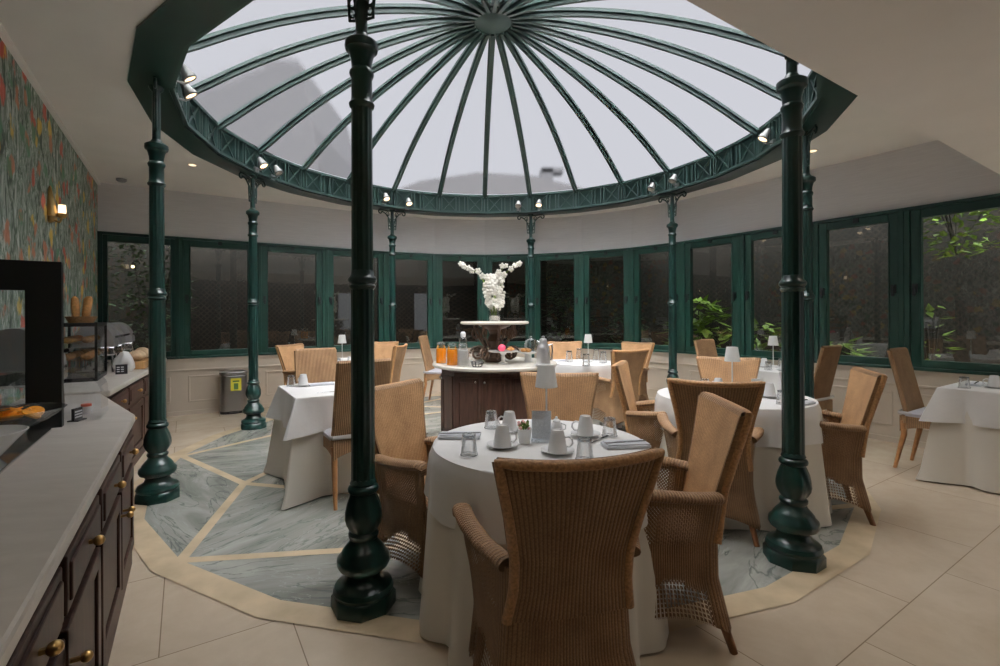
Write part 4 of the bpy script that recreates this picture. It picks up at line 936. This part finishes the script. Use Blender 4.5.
# ------------------------------------------------------------------ left buffet: stone worktop, walnut cabinets
ZK0, ZK1 = .755, .80
def vu(mb, pts, z0, z1): mb.prism([tuple(W(v, u)[:2]) for v, u in pts], z0, z1); return mb
wt = MB(); vu(wt, [(VL+.002, -.4), (-.26, -.4), (-.23, 3.25), (-.50, 4.30), (VL+.002, 4.30)], ZK0, ZK1); tag(wt.obj('stone_worktop', M['counter'], smooth=0, bevel=.01), 'long beige stone worktop along the left wall, nearest us', 'worktop')
wt = MB(); vu(wt, [(VL+.002, 4.42), (-.46, 4.42), (-.20, 7.0), (-.20, 7.55), (VL+.002, 7.55)], ZK0, ZK1); tag(wt.obj('stone_worktop', M['counter'], smooth=0, bevel=.01), 'far beige stone worktop under the pastry case and bread', 'worktop')
def cabinet(v0, u0, v1, u1, label, nd, ends):
    """A run of drawers over doors whose front runs from (v0,u0) to (v1,u1)."""
    root = thing('buffet_cabinet', label, 'cabinet', W(v0, u0)); O = root.location; a, b_ = W(v0, u0)-O, W(v1, u1)-O; d = (b_-a); L = d.length; d.normalize(); n = Vector((d.y, -d.x, 0)); ang = math.atan2(d.y, d.x)
    bd_ = MB(); q = [tuple((W(v, u)-O)[:2]) for v, u in ends]; bd_.prism(q, .07, ZK0-.001); bd_.obj('carcass', M['walnut'], root, smooth=0)
    pl_ = MB(); pl_.prism([tuple((a+n*.012)[:2]), tuple((b_+n*.012)[:2]), tuple((b_-n*.1)[:2]), tuple((a-n*.1)[:2])], 0, .085); pl_.obj('plinth', M['walnut'], root, smooth=0, bevel=.004)
    w = L/nd
    for k in range(nd):
        c = a+d*(w*(k+.5)); 
        dr = MB(); dr.box(c+n*.008+Vector((0, 0, .655)), (w-.05, .022, .15), ang); dr.box(c+n*.020+Vector((0, 0, .655)), (w-.10, .012, .10), ang); o = dr.obj('drawer', M['walnut'], root, smooth=0, bevel=.005)
        kb = MB(); kb.beam(c+n*.024+Vector((0, 0, .665)), c+n*.042+Vector((0, 0, .665)), .010, .010); kb.ball(c+n*.05+Vector((0, 0, .665)), .015, 12, 8); kb.obj('knob', M['brass'], o)
        do = MB(); zc, hh = .33, .44
        for du, ww, z, h2 in ((0, w-.03, zc+hh/2-.03, .06), (0, w-.03, zc-hh/2+.03, .06), (-(w-.03)/2+.03, .06, zc, hh), ((w-.03)/2-.03, .06, zc, hh)): do.box(c+d*du+n*.011+Vector((0, 0, z)), (ww, .022, h2), ang)
        do.box(c+n*.004+Vector((0, 0, zc)), (w-.16, .018, hh-.14), ang); o = do.obj('door', M['walnut'], root, smooth=0, bevel=.005)
        e = c+d*((w/2-.035)*(1 if k % 2 == 0 else -1)); kb = MB(); kb.beam(e+n*.02+Vector((0, 0, .46)), e+n*.05+Vector((0, 0, .46)), .009, .009); kb.ball(e+n*.055+Vector((0, 0, .46)), .014, 12, 8); kb.obj('knob', M['brass'], o)
    return root
vf = lambda u: -.285+.03*(u/3.25)
def block(u0, u1, lab): cabinet(vf(u0), u0, vf(u1), u1, lab, 2, [(vf(u0), u0), (vf(u1), u1), (VL+.003, u1), (VL+.003, u0)])
block(2.12, 3.22, 'dark walnut buffet cabinet at the far end of the near counter')
block(1.01, 2.11, 'dark walnut buffet cabinet nearest us in the lower left corner')
block(-.10, 1.0, 'dark walnut buffet cabinet beside the camera under the near counter')
e_ = MB(); vu(e_, [(vf(3.22), 3.221), (-.52, 4.27), (VL+.003, 4.27), (VL+.003, 3.221)], 0, ZK0-.001); tag(e_.obj('corner_cabinet', M['walnut'], smooth=0), 'angled walnut end panel of the near counter, beside the leftmost column', 'cabinet')
cabinet(-.485, 4.45, -.225, 7.0, 'dark walnut buffet cabinet under the pastry case, behind the leftmost column', 4, [(-.485, 4.45), (-.225, 7.0), (-.225, 7.52), (VL+.003, 7.52), (VL+.003, 4.45)])
# black framed screen across the near counter
sc = thing('display_screen', 'tall black framed glass screen standing on the near counter', 'screen', W(-.70, 3.09, ZK1), ANG_V)
b = MB()
for x, z, w, hh in ((.131, .40, .13, .80), (-.131, .40, .13, .80), (0, .73, .14, .14), (0, .06, .14, .12)): b.box((x, 0, z), (w, .05, hh))
b.obj('frame', M['black'], sc, smooth=0); b = MB(); b.box((0, 0, .39), (.136, .006, .54)); b.obj('pane', M['acrylic'], sc, smooth=0)
# slate-edged mirror tray and the fruit dishes
ty = MB(); vu(ty, [(-.53, 1.7), (-.53, 3.0), (-.90, 3.0), (-.90, 1.7)], 0, .012); tyo = ty.obj('serving_tray', plain('mirror_tray', (.5, .48, .45), .08, .85), smooth=0, bevel=.003, loc=(0, 0, ZK1)); tag(tyo, 'mirror serving tray on the near counter under the fruit dishes', 'tray')
wbw = thing('serving_bowl', 'white flared bowl on the mirror tray at the left edge', 'bowl', W(-.635, 2.46, ZK1+.012)); b = MB(); b.lathe([(.05, 0), (.06, .01), (.10, .06), (.135, .10), (.13, .102), (.09, .06), (.001, .02)], 40); b.obj('bowl', M['white'], wbw)
gb = thing('fruit_dish', 'clear glass dish of orange slices beyond the white bowl', 'dish', W(-.64, 2.88, ZK1+.012)); b = MB(); b.lathe([(.05, 0), (.055, .03), (.14, .075), (.185, .115), (.182, .117), (.13, .078), (.001, .045)], 40, cap=False); b.obj('glass_dish', M['acrylic'], gb)
rn = random.Random(5); b = MB()
for k in range(16):
    a = rn.uniform(0, 6.3); r = rn.uniform(0, .11); tl = Matrix.Rotation(rn.uniform(-.5, .5), 3, 'X')@Matrix.Rotation(rn.uniform(-.5, .5), 3, 'Y'); c = Vector((r*math.cos(a), r*math.sin(a), .085+rn.uniform(0, .025)-.1*(.1-r)*0)); n_ = 16
    vs = [tl@Vector((.034*math.cos(2*PI*j/n_), .034*math.sin(2*PI*j/n_), z))+c for z in (-.004, .004) for j in range(n_)]
    b.add(vs, [tuple(range(n_))[::-1], tuple(range(n_, 2*n_))]+[(j, (j+1) % n_, n_+(j+1) % n_, n_+j) for j in range(n_)])
b.obj('orange_slices', plain('orange_flesh', (.85, .33, .02), .35, var=.2, scale=70), gb)
tg = thing('serving_tongs', 'steel serving tongs lying across the fruit dish', 'tongs', W(-.62, 2.92, ZK1+.135)); b = MB(); b.tube([(-.02, -.11, .0), (-.012, 0, .004), (0, .10, .0), (.012, 0, .004), (.02, -.11, 0)], .005, 6, flat=(1.6, .6)); b.obj('tongs', M['chrome'], tg)
ac = thing('food_cover', 'clear acrylic food cover just beyond the black framed screen', 'cover', W(-.56, 3.33, ZK1), ANG_V)
b = MB(); n_ = 14
for i in range(n_):
    a0_, a1_ = PI*i/n_, PI*(i+1)/n_; b.poly([(-.19*math.cos(t)*1.0, y, .14+.12*math.sin(t)) for t, y in ((a0_, -.14), (a1_, -.14), (a1_, .14), (a0_, .14))])
for y in (-.14, .14): b.poly([(-.19*math.cos(PI*i/n_), y, .14+.12*math.sin(PI*i/n_)) for i in range(n_+1)]+[(.19, y, .0), (-.19, y, .0)])
for x in (-.19, .19): b.poly([(x, -.14, 0), (x, .14, 0), (x, .14, .14), (x, -.14, .14)])
b.obj('acrylic_dome', M['acrylic_blue'] if 'acrylic_blue' in M else M['acrylic'], ac, smooth=40)
lb = thing('price_stand', 'small black and white label stand at the foot of the black screen', 'sign', W(-.47, 3.22, ZK1), .2); b = MB(); b.box((0, 0, .035), (.012, .07, .06)); b.box((0, 0, .003), (.05, .07, .006)); b.obj('card_holder', M['black'], lb); b = MB(); [b.box((.007, 0, z), (.002, .056, .007)) for z in (.02, .034, .048)]; b.obj('print', M['white'], lb)
jr = thing('jam_jar', 'tiny jar with a red top on the near counter beside the label stand', 'jar', W(-.46, 3.42, ZK1)); b = MB(); b.lathe([(.024, 0), (.026, .035), (.022, .042)], 16); b.obj('jar', M['white'], jr); b = MB(); b.lathe([(.024, .042), (.024, .054), (.001, .056)], 16); b.obj('lid', plain('red_lid', (.6, .09, .04), .4), jr)

# pastry case
pc = thing('pastry_case', 'black framed two-shelf glass pastry case on the far counter', 'display case', W(-.755, 5.42, ZK1), ANG_V)
b = MB()
for x in (-.13, .13):
    for y in (-.29, .29): b.box((x, y, .25), (.018, .018, .48))
for z in (.015, .47):
    for x in (-.13, .13): b.box((x, 0, z), (.018, .58, .03))
    for y in (-.29, .29): b.box((0, y, z), (.26, .018, .03))
b.box((0, 0, .012), (.27, .59, .024)); b.obj('frame', M['black'], pc, smooth=0)
for z in (.17, .31): b = MB(); b.box((0, 0, z), (.25, .57, .006)); b.obj('shelf', M['acrylic'], pc, smooth=0)
b = MB(); b.box((.13, 0, .25), (.003, .56, .44)); b.box((0, -.29, .25), (.24, .003, .44)); b.obj('glass_sides', M['acrylic'], pc, smooth=0)
b = MB(); b.box((0, 0, .478), (.28, .60, .012)); b.obj('lid', M['black'], pc, smooth=0)
MU = Kind(lambda: (lambda r: (MB().ball((0, 0, .03), .036, 12, 8, (1.25, 1, .8)).obj('pastry_crust', M['crust'], r), r)[1])(thing('pastry', '', 'pastry')))
k = 0
for zi, z in enumerate((.174, .314)):
    for y in (-.22, -.11, 0, .11, .22):
        for x in (-.06, .06):
            pos = W(-.755, 5.42, ZK1+z)+Vector((VX*x+UX*y, VY*x+UY*y, 0)); k += 1
            MU.put(pos, k*.7, 'golden brown bun on the %s shelf of the black pastry case' % ('lower', 'upper')[zi], 'buns on the %s pastry case shelf' % ('lower', 'upper')[zi])
bs = thing('baguette_basket', 'low wicker basket holding baguettes on the pastry case', 'basket', W(-.76, 5.42, ZK1+.484), ANG_V); b = MB(); b.lathe([(.085, 0), (.11, .05), (.113, .055), (.105, .05), (.08, .008), (.001, .008)], 24); b.obj('basket', M['wicker_edge'], bs)
BG = Kind(lambda: (lambda r: (MB().tube([(0, 0, 0), (.008, 0, .06), (.02, 0, .13), (.034, 0, .20), (.040, 0, .22)], [.016, .028, .031, .026, .008], 12).obj('baguette_crust', M['crust'], r), r)[1])(thing('baguette', '', 'bread')))
for x, y, rz, l in ((-.03, -.02, 2.6, 'leftmost baguette'), (.025, -.03, .6, 'middle baguette'), (.03, .03, -.6, 'rightmost baguette')): BG.put(W(-.76+x, 5.42+y, ZK1+.494), rz, 'golden '+l+' standing in the basket on the pastry case', 'standing baguettes')
# chafing dishes
def make_chafer():
    root = thing('chafing_dish', '', 'chafing dish', group='roll-top chafing dishes')
    b = MB()
    for x in (-.17, .17):
        for y in (-.15, .15): b.tube([(x, y, 0), (x*.95, y*.95, .15)], .010, 8)
    b.box((0, 0, .03), (.34, .02, .015)); b.obj('stand', M['chrome'], root)
    b = MB(); b.box((0, 0, .185), (.40, .34, .08)); b.obj('water_pan', M['chrome'], root, bevel=.015)
    b = MB(); n_ = 16
    b.grid(lambda s, t: Vector((lerp(-.19, .19, t), -.165*math.cos(PI*s), .225+.20*math.sin(PI*s))), n_, 2)
    for x in (-.19, .19):
        pts = [Vector((x, -.165*math.cos(PI*i/n_), .225+.20*math.sin(PI*i/n_))) for i in range(n_+1)]; b.poly(pts if x < 0 else pts[::-1])
    b.obj('roll_lid', M['silver'], root, smooth=40); k = MB(); k.tube([(-.07, -.16, .30), (-.07, -.21, .31), (.07, -.21, .31), (.07, -.16, .30)], .009, 8); k.obj('handle', M['black'], root); return root
CHF = Kind(make_chafer)
for v, u, l in ((-.73, 6.02, 'nearest roll-top chafing dish, behind the pastry case'), (-.71, 6.48, 'middle roll-top chafing dish on the far counter'), (-.66, 6.95, 'furthest roll-top chafing dish, by the window'), (-.755, 3.60, 'roll-top chafing dish behind the black framed screen')): CHF.put(W(v, u, ZK1), ANG_V+PI/2, 'polished steel '+l, scale=(.95, .95, 1.12))
bo = thing('bread_board', 'light wooden box board with loaves on the far counter', 'board', W(-.42, 6.28, ZK1), ANG_V-.1); b = MB(); b.box((0, 0, .04), (.20, .52, .075)); b.obj('board', M['board'], bo, bevel=.004)
LF = Kind(lambda: (lambda r: (MB().ball((0, 0, .055), .075, 16, 10, (1, 1.25, .74)).obj('loaf_crust', M['loaf'], r), r)[1])(thing('bread_loaf', '', 'bread')))
LF.put(W(-.42, 6.17, ZK1+.0775), .3, 'round brown loaf left on the wooden board', 'loaves on the board'); LF.put(W(-.39, 6.42, ZK1+.0775), .8, 'pale round loaf beside the leftmost column', 'loaves on the board', scale=(1, 1, 1.15))
cl_ = thing('bread_cloth', 'crumpled white cloth bundled beside the pastry case', 'cloth', W(-.50, 5.87, ZK1)); b = MB(); b.lathe([(.05, 0), (.075, .03), (.085, .08), (.07, .13), (.045, .16), (.03, .19), (.001, .20)], 28, mod=lambda t, i: 1+.16*math.sin(3*t+i*1.1)+.08*math.sin(7*t-i)); b.obj('folds', M['cloth'], cl_, smooth=50)
ls = thing('label_stand', 'small black sign with white print before the pastry case', 'sign', W(-.50, 5.62, ZK1), ANG_V+.2); b = MB(); b.box((0, 0, .045), (.09, .012, .09)); b.obj('plate', M['black'], ls); b = MB(); [b.box((x, -.007, z), (.022, .002, .008)) for z in (.025, .045, .065) for x in (-.025, .006)]; b.obj('print', M['white'], ls)
# wall sconce
wl = thing('wall_sconce', 'small brass wall lamp glowing on the botanical wallpaper', 'lamp', W(VL, 5.12, 2.12), ANG_V)
b = MB(); b.lathe([(.001, -.03), (.028, -.02), (.028, .02), (.001, .03)], 16, (.012, 0, 0)); b.tube([(.02, 0, 0), (.07, 0, -.02), (.085, 0, .02)], .009, 8); b.lathe([(.02, 0), (.032, .02), (.034, .035)], 16, (.085, 0, .015)); b.obj('bracket', M['brass'], wl)
b = MB(); b.lathe([(.024, .05), (.026, .06), (.024, .12)], 16, (.085, 0, 0)); b.obj('candle_shade', M['bulb_mid'], wl); b = MB(); b.lathe([(.05, -.02), (.035, .08), (.008, .22), (.001, .23)], 16, (.012, 0, .04)); b.obj('cone_reflector', M['brass'], wl)

# ------------------------------------------------------------------ bin, downlights, detector
bn = thing('waste_bin', 'grey steel pedal waste bin with a yellow sticker against the panelling', 'bin', at(231, 413, 0)+Vector((0, .06, 0)), ANG_V)
b = MB(); b.prism([(.17*math.copysign(abs(math.cos(t))**.55, math.cos(t)), .13*math.copysign(abs(math.sin(t))**.55, math.sin(t))) for t in [2*PI*j/40 for j in range(40)]], .03, .52); b.obj('body', M['bin'] if 'bin' in M else M['steel'], bn, bevel=.008)
b = MB(); b.prism([(.172*math.copysign(abs(math.cos(t))**.55, math.cos(t)), .132*math.copysign(abs(math.sin(t))**.55, math.sin(t))) for t in [2*PI*j/40 for j in range(40)]], 0, .035); b.box((0, -.14, .015), (.12, .05, .016)); b.obj('base', M['black'], bn)
b = MB(); b.prism([(.175*math.copysign(abs(math.cos(t))**.55, math.cos(t)), .135*math.copysign(abs(math.sin(t))**.55, math.sin(t))) for t in [2*PI*j/40 for j in range(40)]], .522, .575); b.obj('lid', M['steel'], bn, bevel=.01)
b = MB(); b.box((.02, -.1315, .40), (.13, .002, .17)); s_ = b.obj('sticker', M['label_yellow'], bn, smooth=0)
b = MB(); b.box((.02, -.133, .375), (.055, .002, .085)); b.box((.02, -.133, .445), (.08, .002, .02)); b.obj('symbol', plain('green_print', (.10, .20, .05), .5), s_, smooth=0)
for px, py, l in ((193, 165, 'left of the bin-side column'), (813, 151, 'right of the right columns'), (122, 179, '')):
    p = at(px, py, ZC)
    if l:
        d = thing('ceiling_downlight', 'small round recessed ceiling light '+l, 'ceiling light', p, 0, 'recessed ceiling lights'); b = MB(); b.lathe([(.045, -.004), (.05, -.001), (.05, 0)], 24, cap=False); b.lathe([(.045, -.004), (.036, -.002)], 24, cap=False); b.obj('rim', M['white'], d); b = MB(); b.lathe([(.036, -.003), (.001, -.003)], 24, cap=False); b.obj('lens', M['bulb_dim'], d)
    else:
        d = thing('smoke_detector', 'round smoke detector on the ceiling near the left wall', 'detector', p); b = MB(); b.lathe([(.055, 0), (.055, -.02), (.04, -.035), (.001, -.037)], 24); b.obj('housing', M['steel'], d)

# unseen downlights added in the lowered ceiling to brighten the near counter and floor
for v, u, l in ((-.35, .45, 'over the near counter'), (1.3, .45, 'over the entrance, left'), (3.1, .45, 'over the entrance, middle'), (4.9, .45, 'over the entrance, right'), (.4, -1.3, 'at the back of the hall, left'), (3.6, -1.3, 'at the back of the hall, right')):
    p = W(v, u, ZB); d = thing('ceiling_downlight', 'round recessed light in the lowered ceiling '+l, 'ceiling light', p, 0, 'recessed ceiling lights'); b = MB(); b.lathe([(.055, -.004), (.065, -.001), (.065, 0)], 24, cap=False); b.lathe([(.055, -.004), (.045, -.002)], 24, cap=False); b.obj('rim', M['white'], d); b = MB(); b.lathe([(.045, -.003), (.001, -.003)], 24, cap=False); b.obj('lens', M['bulb_dim'], d)
    L = bpy.data.lights.new('added_fill_spot', 'SPOT'); L.energy = HALL_FILL; L.color = (1, .93, .84); L.spot_size = math.radians(125); L.spot_blend = .8; L.shadow_soft_size = .045
    o = bpy.data.objects.new('added_fill_spot', L); C.objects.link(o); o.parent = d; o.location = (0, 0, -.02)
# ------------------------------------------------------------------ neighbouring roofs beyond the dome
nb = thing('neighbouring_house', 'tall grey neighbouring house showing dimly through the left of the glass dome', 'building', (-7, 14, 0))
def xz(pts, y0, y1):
    m_ = MB(); n_ = len(pts); vs = [Vector((x, y, z)) for y in (y0, y1) for x, z in pts]; m_.add(vs, [tuple(range(n_)), tuple(range(n_, 2*n_))[::-1]]+[((k+1) % n_, k, n_+k, n_+(k+1) % n_) for k in range(n_)]); return m_
M['facade'] = plain('grey_render', (.095, .095, .10), .9, spec=.1)
xz([(-3.2, 0), (2.1, 0), (2.1, 5.7), (-3.2, 5.7)], 0, 5).obj('wall', M['facade'], nb, smooth=0)
xz([(-3.2, 5.7), (2.1, 5.7), (1.95, 6.9), (1.5, 8.85), (.5, 8.95), (.42, 8.74), (-3.2, 7.4)], 0, 5).obj('roof', M['facade'], nb, smooth=0)
lh = thing('low_house', 'low grey roof with a chimney showing dimly through the far foot of the glass dome', 'building', (0, 16, 0))
xz([(-4.4, 0), (4.0, 0), (4.0, 5.0), (-4.4, 5.0)], 0, 4).obj('wall', M['facade'], lh, smooth=0)
xz([(-4.5, 5.0), (4.1, 5.0), (3.3, 5.55), (1.6, 6.0), (-.3, 6.12), (-2.2, 5.85)], 0, 4).obj('roof', M['facade'], lh, smooth=0)
b = MB(); b.box((2.1, 1, 6.0), (.42, .5, 1.0)); b.box((2.3, 1, 6.42), (.75, .5, .16)); b.obj('chimney', M['facade'], lh, smooth=0)
